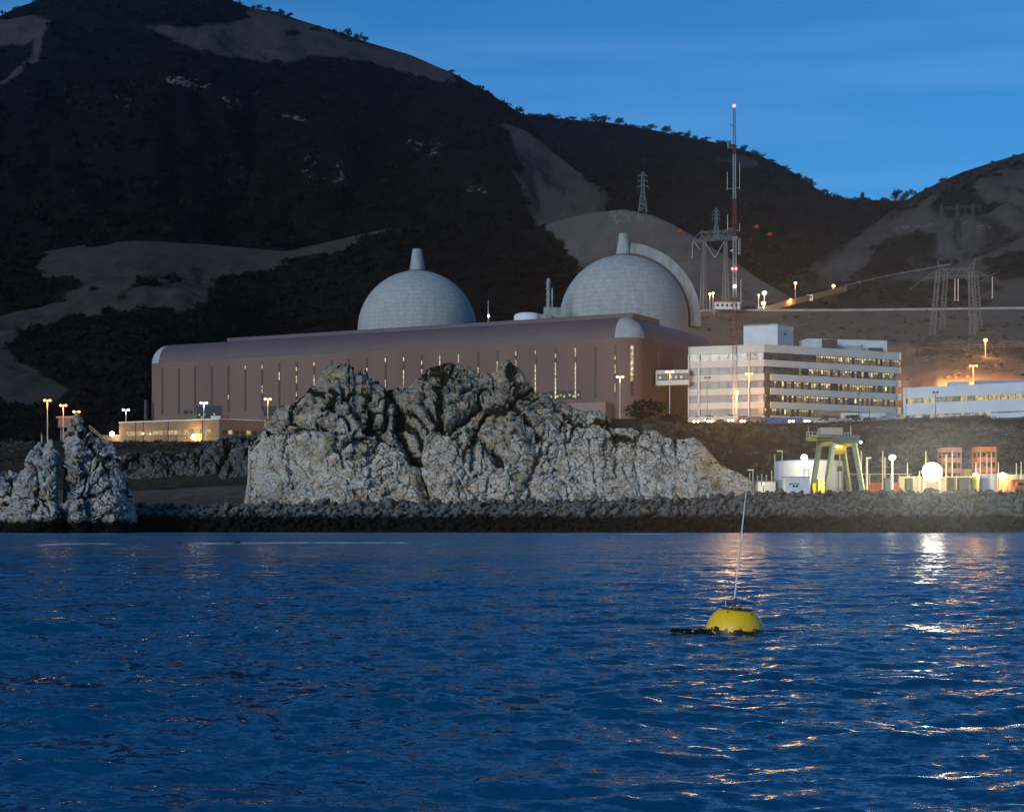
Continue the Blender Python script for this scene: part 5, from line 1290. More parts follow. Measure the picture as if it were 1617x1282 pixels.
# ------------------------------------------------------------------ parking row below the offices
def car(px, D, rz, colmat, label, lights=False, kind='car', gz=None):
    z = ground_z(px, D) if gz is None else gz; x = X(px, D)
    root = thing('parked_car' if kind == 'car' else 'pickup_truck', (x, D, z), label, 'car' if kind == 'car' else 'pickup truck', 'vehicles parked below the offices'); root.rotation_euler = (0, 0, rz)
    R = Matrix.Rotation(rz, 3, 'Z')
    def part(mb, name, mm, parent, smooth=False):
        me = bpy.data.meshes.new(name); me.from_pydata(mb.v, [], mb.f); me.materials.append(mm); o = bpy.data.objects.new(name, me); COL.objects.link(o); o.parent = parent
        return o
    prof = [(-2.2, .35), (2.2, .35), (2.25, .75), (2.0, .92), (.95, 1.0), (.35, 1.5), (-1.1, 1.52), (-1.9, 1.05), (-2.25, .95)] if kind == 'car' else [(-2.6, .5), (2.6, .5), (2.65, 1.0), (2.4, 1.15), (1.2, 1.22), (.75, 1.85), (-.6, 1.88), (-.7, 1.2), (-2.6, 1.2)]
    m = MB(); n = len(prof); m.add([(p[0], -.88, p[1]) for p in prof] + [(p[0], .88, p[1]) for p in prof], [tuple(range(n)), tuple(range(2 * n - 1, n - 1, -1))] + [((k + 1) % n, k, n + k, n + (k + 1) % n) for k in range(n)])
    o = part(m, 'body', colmat, root); bv = o.modifiers.new('bevel', 'BEVEL'); bv.width = .06; bv.segments = 2
    gz0, gz1, gx0, gx1 = (1.02, 1.44, -1.35, .62) if kind == 'car' else (1.28, 1.8, -.5, 1.0)
    for y in (-.89, .89): m = MB(); m.box(((gx0 + gx1) / 2 - .1, y, (gz0 + gz1) / 2), ((gx1 - gx0) * .8, .03, gz1 - gz0)); part(m, 'side_window', M['glass_dark'], root)
    m = MB(); dx = .62 if kind == 'car' else .42; m.box((.68 if kind == 'car' else 1.0, 0, (gz0 + gz1) / 2 + .03), (.06, 1.5, .5), rot=Matrix.Rotation(-.85 if kind == 'car' else -.6, 3, 'Y')); part(m, 'windscreen', M['glass_dark'], root)
    for wx in (-1.4, 1.4):
        for wy in (-.8, .8):
            m = MB(); m.tube((wx, wy - .12, .33), (wx, wy + .12, .33), .34, .34, 14); w = part(m, 'wheel', M['dark_metal'], root)
            m = MB(); s = 1 if wy > 0 else -1; m.tube((wx, wy + s * .10, .33), (wx, wy + s * .135, .33), .2, .2, 10); part(m, 'rim', M['steel'], w)
    for y in (-.62, .62):
        m = MB(); m.ball((2.24 if kind == 'car' else 2.64, y, .74 if kind == 'car' else .98), .17 if not lights else .46, (.5, 1, .8)); part(m, 'headlight', M['headlamp'] if lights else M['steel'], root)
    if lights:
        d = R @ Vector((3.6, 0, 0)); light(root, Vector((x, D, z + 1.0)), (1, .9, .75), 0.06 * K, .3); root.children[-1].location = (3.4, 0, 1.0)
M['headlamp'] = emat('headlamp', (1, .88, .66), 14)
pt = lambda n, c: M.setdefault(n, mat(n, c, tuple(x * .9 for x in c), .35, 1, spec=.5))
TC = -math.pi / 2
car(1098, 606, TC, pt('paint_dark', (.03, .03, .035)), 'dark car facing out with both headlights lit, leftmost by the white block', True)
car(1119, 608, TC + .1, pt('paint_dark', (.03, .03, .035)), 'second dark car from the left with lit headlights below the white block', True)
car(1118, 622, TC - .2, pt('paint_grey', (.16, .16, .17)), 'grey car with lit headlights standing behind the two dark cars', True)
car(1138, 607, TC + .3, pt('paint_red', (.35, .05, .035)), 'dark red car without lights beside the second dark car')
car(1152, 609, TC, pt('paint_red', (.35, .05, .035)), 'red pickup truck with lit headlights left of the mast foot', True, 'pickup')
car(1170, 606, TC + .2, pt('paint_orange', (.42, .14, .06)), 'orange red car with lit headlights right of the mast foot', True)
car(1181, 613, .2, pt('paint_white', (.62, .62, .62)), 'white pickup truck seen side on behind the orange red car', False, 'pickup')
car(1248, 605, TC, pt('paint_dark', (.03, .03, .035)), 'dark car with lit headlights in front of the blue containers', True)
car(1271, 606, TC + .15, pt('paint_grey', (.16, .16, .17)), 'grey car with lit headlights just right of the blue containers', True)
car(1296, 606, .1, pt('paint_white', (.62, .62, .62)), 'white car seen side on left of the tall dark van')
car(1322, 607, math.pi + .1, pt('paint_silver', (.35, .37, .4)), 'silver car between the dark van and the white trailer')
car(1336, 606, .3, pt('paint_silver', (.35, .37, .4)), 'silver pickup truck below the long white trailer', False, 'pickup')
car(1396, 604, .15, pt('paint_blue', (.18, .32, .42)), 'pale blue car parked right of the round bush')
car(1416, 605, math.pi, pt('paint_silver', (.35, .37, .4)), 'silver car nearest the yellow warning sign')
def container(name, px0, px1, y0, y1, D, material, label, cat='container', depth=2.5, group=None, rz=0.0, doors=True):
    a, b = X(px0, D), X(px1, D); z0, z1 = Z(y1, D), Z(y0, D); root = thing(name, ((a + b) / 2, D, z0), label, cat, group)
    m = MB(); L = b - a; n = max(6, int(L / .35)); pts = []
    for k in range(n): pts += [(a + L * (k + .0) / n, D + (.06 if k % 2 else 0)), (a + L * (k + .999) / n, D + (.06 if k % 2 else 0))]
    pts += [(b, D + depth), (a, D + depth)]
    m.prism(pts, z0, z1); m.build('body', material, root)
    m = MB()
    for zz in (z0 + .08, z1 - .08): m.box(((a + b) / 2, D - .03, zz), (L + .1, .14, .18))
    for xx in (a, b): m.box((xx, D - .03, (z0 + z1) / 2), (.16, .14, z1 - z0))
    m.build('frame', material, root)
    if doors:
        m = MB(); m.box((b - L * .12, D - .04, (z0 + z1) / 2), (.06, .06, z1 - z0 - .3)); m.build('lock_bar', M['steel'], root)
    return root
M['cont_blue'] = mat('blue_container_paint', (.10, .15, .38), (.08, .12, .30), .6, .8)
container('shipping_container', 1203, 1234, 658.5, 670, 609, M['cont_blue'], 'left blue shipping container below the office corner', group='blue containers')
container('shipping_container', 1236, 1266, 659.5, 671, 609, M['cont_blue'], 'right blue shipping container below the office corner', group='blue containers')
container('site_trailer', 1167, 1202, 657, 663, 618, M['tan'], 'low tan site trailer left of the blue containers', 'trailer')
container('site_trailer', 1288, 1342, 648.5, 657, 622, M['tan'], 'long tan site trailer with a pale roof below the office windows', 'trailer', 3)
container('site_trailer', 1330, 1398, 652, 662.5, 617, M['white'], 'long white trailer below the right end of the office block', 'trailer', 3)
container('site_trailer', 1399, 1424, 653, 663, 620, M['bluewhite2'], 'grey blue trailer next to the yellow warning sign', 'trailer', 3)
t = thing('dark_van', (X(1302, 610), 610, ground_z(1302, 610)), 'tall dark box van below the tan trailer', 'van')
c = Vector((X(1302, 610), 610, ground_z(1302, 610))); m = MB(); m.box(c + Vector((0, 0, 1.5)), (2.0, 4.6, 2.1)); m.build('body', M['paint_dark'], t, bevel=.12); m = MB(); m.box(c + Vector((0, -2.31, 1.9)), (1.6, .05, .7)); m.build('windscreen', M['glass_dark'], t)
for wx in (-.85, .85):
    for wy in (-1.5, 1.5): m = MB(); m.tube(c + Vector((wx - .1, wy, .4)), c + Vector((wx + .1, wy, .4)), .4, .4, 12); m.build('wheel', M['dark_metal'], t)
for wx in (-.7, .7): m = MB(); m.ball(c + Vector((wx, -2.32, 1.1)), .16); m.build('headlight', M['steel'], t)
# yellow diamond sign
t = thing('warning_sign', q(1424, 664, 600), 'yellow diamond warning sign with a black mark on a short post', 'sign')
c = q(1424, 657.5, 600); m = MB(); m.tube((c.x, c.y + .06, ground_z(1424, 600) - .3), (c.x, c.y + .06, c.z), .08); m.build('post', M['steel'], t)
m = MB(); m.box(c, (1.15, .05, 1.15), rot=Matrix.Rotation(math.pi / 4, 3, 'Y')); m.build('panel', mat('sign_yellow', (.75, .52, .02), (.7, .48, .02), .5, 2), t)
m = MB(); cc = c - Vector((0, .03, 0)); m.bar(cc + Vector((-.05, 0, -.32)), cc + Vector((-.05, 0, .05)), .02, .10); m.bar(cc + Vector((-.05, 0, .05)), cc + Vector((.16, 0, .22)), .02, .10); m.bar(cc + Vector((-.26, 0, .05)), cc + Vector((.2, 0, .05)), .02, .08); m.build('symbol', M['dark_metal'], t)

# ------------------------------------------------------------------ marina
MZ = 8.6
def crane():
    D = 446; root = thing('gantry_crane', q(1322, 782, D), 'green four-legged gantry crane with a tan cabin on top above the quay', 'gantry crane')
    G = M['crane_green']
    for x0, y0, d0, x1, y1, d1, w in ((1281, 775, 9, 1294, 701, 5, 1.05), (1302, 780, 0, 1316, 701, 1, 1.15), (1343, 776, 10, 1331, 704, 6, 1.05), (1364, 780, 0, 1349, 701, 1, 1.15)):
        m = MB(); a = q(x0, y0, D + d0); a.z = min(a.z, MZ); m.bar(a, q(x1, y1, D + d1), w, w); m.build('leg', G, root, bevel=.06)
        m = MB(); m.box((a.x, a.y, MZ + .45), (1.7, 1.7, .9)); m.build('foot', M['dark_metal'], root, bevel=.05)
    m = MB(); a, b = q(1315, 693, D + 1), q(1356, 693, D + 1); m.box((a + b) / 2, ((b - a).length, 1.5, 13 * D / F)); m.build('front_beam', M['crane_dark'], root, bevel=.06)
    m = MB(); a, b = q(1290, 697, D + 6.5), q(1336, 697, D + 6.5); m.box((a + b) / 2, ((b - a).length, 1.3, 9 * D / F)); m.build('rear_beam', G, root, bevel=.06)
    m = MB(); m.bar(q(1292, 703, D + 6), q(1318, 699, D + 1), .8, 1.0); m.bar(q(1334, 703, D + 6), q(1352, 700, D + 1), .8, 1.0); m.build('side_beam', M['crane_yellow'], root, bevel=.05)
    m = MB(); m.box(q(1311, 681.5, D + 4), (36 * D / F, 4, 11.5 * D / F)); m.build('machinery_house', M['crane_cabin'], root, bevel=.06)
    m = MB(); m.box(q(1309, 689.5, D + 4), (62 * D / F, 5.5, .35)); m.build('deck', G, root)
    m = MB(); m.box(q(1281, 693.5, D + 4), (14 * D / F, 3.5, .9)); m.build('platform', M['crane_yellow'], root, bevel=.04)
    m = MB()
    for x in (1274, 1278, 1283, 1290): m.tube(q(x, 693, D + 2.4), q(x, 682, D + 2.4), .09)
    for y in (682, 687): m.bar(q(1274, y, D + 2.4), q(1291, y, D + 2.4), .10)
    for x in (1334, 1339, 1343): m.tube(q(x, 689, D + 2.4), q(x, 683, D + 2.4), .08)
    m.bar(q(1333, 683, D + 2.4), q(1344, 683, D + 2.4), .09); m.build('railing', M['pale_pole'], root)
    for x, y0, y1 in ((1276.5, 683, 673), (1343.5, 687, 672)): m = MB(); m.tube(q(x, y0, D + 3), q(x, y1, D + 3), .09); m.build('antenna', M['pale_pole'], root)
    m = MB(); m.box(q(1326, 708, D + 5), (3.0, 2, 1.6)); m.box(q(1325, 714, D + 5), (2.0, 1.6, 1.0)); m.build('hoist', M['crane_yellow'], root, bevel=.06)
    m = MB(); m.tube(q(1326, 714, D + 5), q(1326, 770, D + 5), .16); m.build('hoist_cable', M['pale_pole'], root)
    m = MB(); m.box(q(1326, 740, D + 5), (1.1, .9, 1.2)); m.build('hook_block', M['crane_dark'], root, bevel=.05)
    m = MB(); m.ball(q(1359, 698, D), .33); m.build('lamp_lens', M['cool_lens'], root)
    light(root, q(1327, 704, D + 4), YELLOW, .5 * K, .3); m = MB(); m.ball(q(1322, 704.5, D + 4), .3); m.build('lamp_lens', M['yellow_lens'], root)
M['crane_green'] = mat('crane_green_paint', (.27, .31, .20), (.21, .25, .17), .6, 1.2)
M['crane_dark'] = mat('crane_dark_green', (.055, .09, .085), (.045, .07, .07), .6, 1)
M['crane_yellow'] = mat('crane_yellow_paint', (.55, .42, .08), (.45, .34, .08), .6, 1)
M['crane_cabin'] = mat('crane_tan_house', (.50, .44, .38), (.42, .37, .32), .7, 1)
crane()
t = thing('storage_tank', (X(1278, 478), 478, MZ), 'large white cylindrical storage tank behind the gantry crane', 'storage tank')
R = 53 * 478 / F; m = MB(); m.lathe((X(1278, 478), 478, MZ), [(R, 0), (R, Z(728, 470) - MZ), (R * .97, Z(726.5, 470) - MZ), (.05, Z(724, 478) - MZ)], 64); m.build('tank_shell', M['white'], t)
m = MB()
for zz in (2.2, 4.4): m.lathe((X(1278, 478), 478, MZ + zz), [(R + .02, 0), (R + .05, .02), (R + .05, .10), (R + .02, .12)], 64)
m.build('seam', M['spandrel'], t)
def box_thing(name, x0, x1, y0, D, depth, material, label, cat, base=MZ, roof=None, group=None):
    t = thing(name, (X((x0 + x1) / 2, D), D, base), label, cat, group); w = X(x1, D) - X(x0, D); zt = Z(y0, D)
    m = MB(); m.box((X((x0 + x1) / 2, D), D + depth / 2, (zt + base) / 2), (w, depth, zt - base)); m.build('walls', material, t, bevel=.05)
    m = MB(); m.box((X((x0 + x1) / 2, D), D + depth / 2, zt + .08), (w + .3, depth + .3, .16)); m.build('roof', M[roof or 'steel'], t)
    return t, w, zt
t, w, zt = box_thing('pump_house', 1240, 1279, 753.5, 438, 5, M['white'], 'white pump house with two small round vents at the quay edge', 'shed')
for x in (1253.5, 1258.5): m = MB(); m.tube((X(x, 438), 437.9, Z(767.5, 438)), (X(x, 438), 438.05, Z(767.5, 438)), .32, .32, 12); m.build('vent', M['dark_metal'], t)
m = MB(); m.tube((X(1247, 437.8), 437.8, Z(763.5, 437.8)), (X(1262, 437.8), 437.8, Z(763.5, 437.8)), .08); m.tube((X(1247, 437.8), 437.8, Z(763.5, 437.8)), (X(1247, 437.8), 437.8, Z(767, 437.8)), .08); m.build('pipe', M['rust'], t)
box_thing('shed', 1197, 1225, 760.5, 442, 4, M['white'], 'low white shed at the far left end of the lit quay', 'shed')
box_thing('shed', 1225.5, 1238, 759, 443, 4, M['bluewhite2'], 'small grey lilac shed left of the white pump house', 'shed')
box_thing('kiosk', 1292, 1302, 758, 440, 2.5, M['crane_yellow'], 'yellow painted kiosk between the left legs of the crane', 'kiosk')
box_thing('equipment_box', 1283, 1292, 764, 441, 2, M['crane_yellow'], 'low yellow equipment box beside the left crane leg', 'box')
def yard_wall(x0, x1, y0, D, material, label):
    t = thing('yard_wall', (X((x0 + x1) / 2, D), D, MZ), label, 'wall'); m = MB(); zt = Z(y0, D)
    m.box((X((x0 + x1) / 2, D), D, (MZ - .2 + zt) / 2), (X(x1, D) - X(x0, D), .4, zt - MZ + .2)); m.build('panel', material, t)
    m = MB(); n = max(2, int((x1 - x0) / 14))
    for k in range(n + 1): px = x0 + (x1 - x0) * k / n; m.box((X(px, D), D - .25, (MZ + zt) / 2 + .1), (.4, .3, zt - MZ + .25))
    m.build('pilaster', material, t)
yard_wall(1420, 1540, 752, 462, M['pale_wall'] if 'pale_wall' in M else M.setdefault('pale_wall', mat('cream_wall', (.56, .50, .38), (.46, .41, .32), .8, .5)), 'cream yard wall behind the glaring floodlight')
yard_wall(1575, 1680, 749, 458, M['pale_wall'], 'cream yard wall at the right edge below the brush slope')
yard_wall(1372, 1418, 762, 460, M['rust'], 'low rust red wall left of the floodlight')
# railing along the quay
fence('quay_railing', [(X(1340, 456), 456, Z(762, 456)), (X(1440, 456), 456, Z(762, 456))], 2.2, 4.5, 'pale pipe railing on the quay right of the crane', 'pale_pole', .09, (1.0,))
fence('quay_railing', [(X(1186, 430), 430, MZ), (X(1300, 430), 430, MZ), (X(1480, 430), 430, MZ)], 1.5, 3.4, 'low pale fence along the quay edge from the sheds to the floodlight', 'pale_pole', .05, (1.0, .5))
def pole(px, y0, D, label, r=.13, head=None, base=MZ):
    t = thing('slim_pole', (X(px, D), D, base), label, 'pole', 'slim poles on the quay'); m = MB(); m.tube((X(px, D), D, base - .3), (X(px, D), D, Z(y0, D)), r, r * .8); m.build('pole', M['pale_pole'], t)
    if head: m = MB(); m.box((X(px + head, D), D, Z(y0, D)), (.9 + abs(X(px + head, D) - X(px, D)), .4, .35)); m.build('head', M['white'], t)
PL = [(1184, 746, 0, 'leftmost bare pole on the quay beside the headland rock'), (1189, 742, -3, 'white pole with a small head, tallest at the left end of the quay'), (1196, 750, 0, 'bare pole above the low white shed'), (1203, 748, 1, 'short pole with a head above the low white shed'), (1210, 749, 1, 'short pole with a broad head left of the tank'), (1218.5, 743, 0, 'bare pole just left of the storage tank'),
      (1223.5, 717, 1, 'pole with a T head left of the storage tank, shorter of two'), (1235, 712, -3, 'pole with a side mounted head in front of the tank left edge, taller of two'), (1277, 742, -1, 'dark headed pole before the pump house right edge'), (1360, 712, 0, 'bare pole standing right of the front crane leg'), (1369, 723, 2, 'thick pole with a side head right of the crane'), (1394, 712, 0, 'tall bare pole left of the white globe lamp'), (1397.5, 722, 0, 'shorter bare pole close left of the white globe lamp'),
      (1433, 731, 0, 'bare pole right of the white globe lamp'), (1462, 712, 0, 'tall bare pole rising from the floodlight glare'), (1494, 718, 0, 'pole before the left scaffold stair, left one'), (1504, 712, 0, 'pole before the left scaffold stair, right one'), (1541, 730, 0, 'pole at the left foot of the orange stair tower'), (1548, 712, 0, 'pole before the orange stair tower, left one'), (1558.5, 718, 0, 'pole before the orange stair tower, middle one'), (1565.5, 715, 0, 'pole before the orange stair tower, right one'), (1576.5, 730, 0, 'pole right of the orange stair tower'), (1605, 731, 1, 'pole with a T head near the right edge'), (1612.5, 729, 0, 'bare pole at the right edge'), (1452, 744, 0, 'short bare pole left of the floodlight'), (1443, 752, 0, 'stubby pole beside the dark crates')]
for px, y0, hd, lb in PL: pole(px, y0, 452 + (px % 3) * 2, lb, .15 if hd != 2 else .3, {0: None, 1: .0, 2: 2.5, -3: -3.5, -1: -2}[hd])
# scaffold stair towers
def stair_tower(x0, x1, y0, y1, D, material, label):
    t = thing('stair_tower', (X((x0 + x1) / 2, D), D, MZ), label, 'stair tower'); w = X(x1, D) - X(x0, D); xc = X((x0 + x1) / 2, D); dp = 4.2
    z1, z0 = Z(y0, D), Z(y1, D); m = MB()
    for sx in (-.5, 0, .5):
        for y in (0, dp): m.bar((xc + sx * w, D + y, MZ - .2), (xc + sx * w, D + y, z1), .3)
    m.build('frame', material, t)
    for k in range(3):
        zz = z0 + (z1 - z0) * (.02 + .41 * k); m = MB(); m.box((xc, D + dp / 2, zz), (w + .2, dp, .2)); m.box((xc, D - .05, zz + .62), (w + .2, .12, 1.1)); m.box((xc - w / 2, D + dp / 2, zz + .62), (.12, dp, 1.1)); m.build('landing', material, t)
    for k in range(2):
        m = MB(); za, zb = z0 + (z1 - z0) * (.02 + .41 * k), z0 + (z1 - z0) * (.43 + .41 * k); s = 1 if k % 2 else -1
        m.bar((xc - s * w * .42, D + 1.5, za), (xc + s * w * .42, D + 1.5, zb), .9, .2); m.build('stair_flight', material, t)
M['stair_orange'] = mat('stair_orange_paint', (.62, .19, .07), (.5, .16, .06), .6, 1)
M['stair_pink'] = mat('faded_red_paint', (.46, .22, .18), (.38, .19, .16), .6, 1)
stair_tower(1487.5, 1517.5, 707, 747, 470, M['stair_pink'], 'faded red scaffold stair tower beside the floodlight')
stair_tower(1542.5, 1572.5, 706, 746, 466, M['stair_orange'], 'bright orange scaffold stair tower near the right edge')
container('storage_container', 1546.5, 1559.5, 748, 776, 452, M['lilac'] if 'lilac' in M else M.setdefault('lilac', mat('lilac_white_paint', (.60, .56, .58), (.52, .49, .51), .6, .8)), 'left pale lilac container below the orange stair tower', 'container')
container('storage_container', 1560.5, 1572.5, 748, 776, 452, M['lilac'], 'right pale lilac container below the orange stair tower', 'container')
M['cont_green'] = mat('dark_green_container', (.035, .045, .042), (.05, .06, .055), .7, .8)
container('storage_container', 1498, 1509, 754, 776, 448, M['cont_green'], 'narrow dark green container right of the floodlight', 'container')
container('storage_container', 1515, 1533, 754, 776, 448, M['cont_green'], 'wide dark green container below the faded red stair tower', 'container')
container('storage_container', 1432, 1442, 755, 776, 446, M['cont_green'], 'small dark green container left of the floodlight', 'container')
container('storage_container', 1398, 1407, 755, 776, 446, M['cont_green'], 'small dark container below the white globe lamp', 'container')
container('storage_container', 1600, 1640, 757, 776, 450, M['rust'], 'rust red container at the right edge of the quay', 'container')
box_thing('kiosk', 1534, 1544, 752, 449, 2.5, M['crane_yellow'], 'yellow lit kiosk left of the pale lilac containers', 'kiosk')
box_thing('site_cabin', 1523, 1535, 741.5, 466, 3, M['tan'], 'small tan cabin between the two stair towers', 'cabin')
t = thing('forklift', (X(1584, 449), 449, MZ), 'orange forklift truck with a tall mast under the yellow lamp', 'forklift'); c = Vector((X(1584, 449), 449, MZ))
m = MB(); m.box(c + Vector((.2, 0, 1.0)), (2.4, 1.2, .9)); m.box(c + Vector((.9, 0, 1.6)), (.9, 1.2, .5)); m.build('body', M['stair_orange'], t, bevel=.1)
m = MB()
for x in (-.4, .9):
    for y in (-.5, .5): m.bar(c + Vector((x, y, 1.4)), c + Vector((x, y, 2.7)), .09)
m.box(c + Vector((.25, 0, 2.75)), (1.5, 1.2, .1)); m.build('overhead_guard', M['dark_metal'], t)
m = MB()
for y in (-.4, .4): m.bar(c + Vector((-1.2, y, .2)), c + Vector((-1.2, y, 5.2)), .16)
m.box(c + Vector((-1.2, 0, 5.1)), (.16, 1, .3)); m.box(c + Vector((-1.8, 0, .3)), (1.2, .9, .1)); m.build('lift_mast', M['stair_orange'], t)
for x in (-.7, 1.0):
    for y in (-.55, .55): m = MB(); m.tube(c + Vector((x, y - .12, .4)), c + Vector((x, y + .12, .4)), .42, .42, 14); m.build('wheel', M['dark_metal'], t)
t = thing('loader_truck', (X(1612, 446), 446, MZ), 'red brown loader truck cut by the right frame edge', 'truck'); c = Vector((X(1614, 446), 446, MZ))
m = MB(); m.box(c + Vector((0, 0, 1.9)), (4.2, 2.2, 1.6)); m.box(c + Vector((-.6, 0, 3.1)), (1.9, 2.0, 1.4)); m.build('body', M['rust'], t, bevel=.15)
m = MB(); m.box(c + Vector((-.6, -1.02, 3.2)), (1.3, .06, .8)); m.build('window', M['glass_dark'], t)
for x in (-1.3, 1.3):
    for y in (-1, 1): m = MB(); m.tube(c + Vector((x, y - .2, .9)), c + Vector((x, y + .2, .9)), .9, .9, 16); m.build('wheel', M['dark_metal'], t)
# the quay lamps
lamp_post(1409, 722, 783, 444, WHITE, 6 * K, 'white globe lamp on a pole right of the crane', 1, .9, .2, group='lamps on the quay')
def floodlight():
    D = 441; c = q(1472, 745, D); t = thing('floodlight', (c.x, c.y, MZ), 'glaring round white floodlight low on the quay, the largest and brightest lamp in view', 'floodlight', 'lamps on the quay')
    m = MB()
    for dx in (-2.0, 2.0): m.tube((c.x + dx, c.y + .5, MZ - .3), (c.x + dx, c.y + .5, c.z + 2), .14)
    m.bar((c.x - 2.6, c.y + .5, c.z - 1.3), (c.x + 2.6, c.y + .5, c.z - 1.3), .16); m.bar((c.x - 2.6, c.y + .5, c.z + 1.3), (c.x + 2.6, c.y + .5, c.z + 1.3), .16); m.build('frame', M['steel'], t)
    h = MB(); h.tube(c, c + Vector((0, 1.4, 0)), 2.5, 1.4, 28); hh = h.build('lamp_head', M['dark_metal'], t)
    h = MB(); h.ball(c - Vector((0, .05, 0)), 2.3, (1.08, .35, .98), 30, 16); h.build('lens', M['flood_lens'], hh, smooth=True)  # lens made oversized, the lamp's glare put into its shape
    light(t, (c.x, c.y - 1.9, c.z - 1), WHITE, 30 * K, .8); seaward_spot(t, (c.x, c.y - 2.0, c.z), 700 * K); light(t, (c.x, c.y + 2.5, c.z + 2.2), YELLOW, 15 * K, .5)
M['flood_lens'] = emat('flood_lens', (1, .92, .74), 220)
floodlight()
def quay_flood(px, py, D, col, power, r, label, base=MZ):
    c = q(px, py, D); t = thing('quay_lamp', (c.x, c.y, base), label, 'lamp', 'lamps on the quay')
    m = MB(); m.tube((c.x, c.y + .4, base - .3), (c.x, c.y + .4, c.z), .12); m.build('pole', M['steel'], t); m = MB(); m.box((c.x, c.y + .45, c.z), (1.0, .5, .8)); m.build('housing', M['dark_metal'], t)
    m = MB(); m.ball(c, r, (1, .5, 1)); m.build('lens', M[LENS[col]], t, smooth=True); light(t, c + Vector((0, 1.6, -r - .4)), col, power)
quay_flood(1270, 722.5, 458, WHITE, 5 * K, .85, 'bright white lamp in front of the storage tank top edge')
quay_flood(1541, 752, 452.5, YELLOW, 1.6 * K, .85, 'yellow lamp left of the pale lilac containers')
quay_flood(1583, 752, 453.5, YELLOW, 2.2 * K, .95, 'yellow lamp above the orange forklift near the right edge')
quay_flood(1300, 762, 437, YELLOW, 1.2 * K, .25, 'small yellow lamp between the left crane legs')
quay_flood(1206, 764, 436, YELLOW, .6 * K, .25, 'small yellow lamp in front of the low white shed')

# ------------------------------------------------------------------ trees and shrubs
def tree_mesh(seed, n=420):
    r = np.random.RandomState(seed); Cs = []
    k = r.randint(5, 9)
    for _ in range(k): Cs.append((r.uniform(-.55, .55), r.uniform(-.5, .5), r.uniform(.45, .95), r.uniform(.24, .42)))
    V = []
    for x, y, z, s in Cs:
        d = r.normal(size=(n // k, 3)); d /= np.linalg.norm(d, axis=1)[:, None]; c = d * s * r.uniform(.45, 1.05, (n // k, 1)) * np.array([1, 1, .75]) + np.array([x, y, z])
        V.append((c[:, None, :] + r.normal(size=(n // k, 3, 3)) * .062).reshape(-1, 3))
    V = np.concatenate(V); o = tri_obj('crown', V, np.arange(len(V)).reshape(-1, 3), M['tree_leaf'], attrs={'tone': np.repeat(r.uniform(0, 1, len(V) // 3), 3)}); me = o.data; bpy.data.objects.remove(o)
    m = MB(); m.tube((0, 0, -.12), (.02, 0, .4), .05, .035, 7)
    for x, y, z, s in Cs[:5]: m.tube((.02, 0, .36), (x * .8, y * .8, z), .026, .008, 5)
    o = m.build('trunk', M['bark']); tm = o.data; bpy.data.objects.remove(o)
    return me, tm
TM = [tree_mesh(s) for s in (1, 2, 3, 4)]
def tree(px, py, D, hpx, wpx, label, name='oak_tree', group='trees on the skyline', k=0, cat='tree'):
    p = q(px, py, D); s = D / F; t = thing(name, p, label, cat, group); t.scale = (wpx * s * .62, wpx * s * .62, hpx * s * .86); t.rotation_euler = (0, 0, (px * 1.7) % 6.28)
    for nm, me in (('crown', TM[k][0]), ('trunk', TM[k][1])): o = bpy.data.objects.new(nm, me); COL.objects.link(o); o.parent = t
ridge_y = [(830, 180), (868, 185), (900, 188), (960, 192), (1020, 202), (1080, 215), (1140, 228), (1190, 243), (1230, 260), (1260, 277), (1290, 299), (1310, 310), (1340, 317)]
r = random.Random(31); px = 838; k = 0
while px < 1345:
    w = r.uniform(14, 30); h = r.uniform(6, 13); tree(px, interp(px, ridge_y) + 4, 2390 - r.uniform(0, 30), h, w, 'low dark rounded tree in the row along the far ridge skyline', k=k % 4); px += w * r.uniform(.55, .95); k += 1
for px, py, h, w, lb in ((1361, 320, 16, 12, 'lone thin-stemmed tree on the valley skyline'), (1374, 321, 9, 9, 'small spiky tree right of the lone valley tree'), (1395, 321, 10, 9, 'small thin tree left of the tall valley clump'), (1413, 322, 22, 26, 'tallest broad tree of the valley skyline clump'), (1432, 316, 16, 11, 'narrow upright tree right of the tallest valley tree'), (1440, 312, 14, 14, 'rounded tree at the right end of the valley clump'), (1423, 320, 14, 18, 'low dense tree filling the valley clump'), (1461, 304, 8, 10, 'small tree on the right hill skyline just past the valley clump'), (1345, 321, 8, 14, 'low tree left of the lone valley tree'), (1384, 322, 7, 14, 'low tree between the small spiky trees of the valley')):
    tree(px, py, 1730 if px > 1350 and px < 1400 else 1700, h, w, lb, 'valley_tree', 'trees in the valley gap', k=int(px) % 4)
for px, py, h, w, lb in ((408, 17, 10, 20, 'dark tree on the mountain skyline at the top edge, leftmost of its row'), (425, 20, 9, 18, 'dark tree on the mountain skyline, second of the top row'), (442, 24, 11, 16, 'dark tree on the mountain skyline, third of the top row'), (457, 29, 9, 14, 'small dark tree ending the top row on the mountain'), (466, 62, 20, 28, 'large round dark tree alone on the pale upper slope'), (500, 50, 10, 20, 'low dark bush tree on the mountain crest left of the group'), (526, 55, 11, 14, 'small dark tree on the crest between bush and group'), (548, 63, 19, 22, 'tallest dark tree of the crest group'), (563, 67, 16, 18, 'middle dark tree of the crest group'), (577, 71, 14, 18, 'rightmost dark tree of the crest group'), (390, 36, 9, 22, 'flat dark bush where dark brush meets the pale upper slope')):
    tree(px, py, 1885 if py < 40 or px > 480 else 1790, h, w, lb, 'oak_tree', 'trees on the mountain', k=int(px) % 4)
tree(712, 117, 1880, 7, 16, 'low dark bush near the right end of the pale crest', 'bush', 'trees on the mountain', 1)
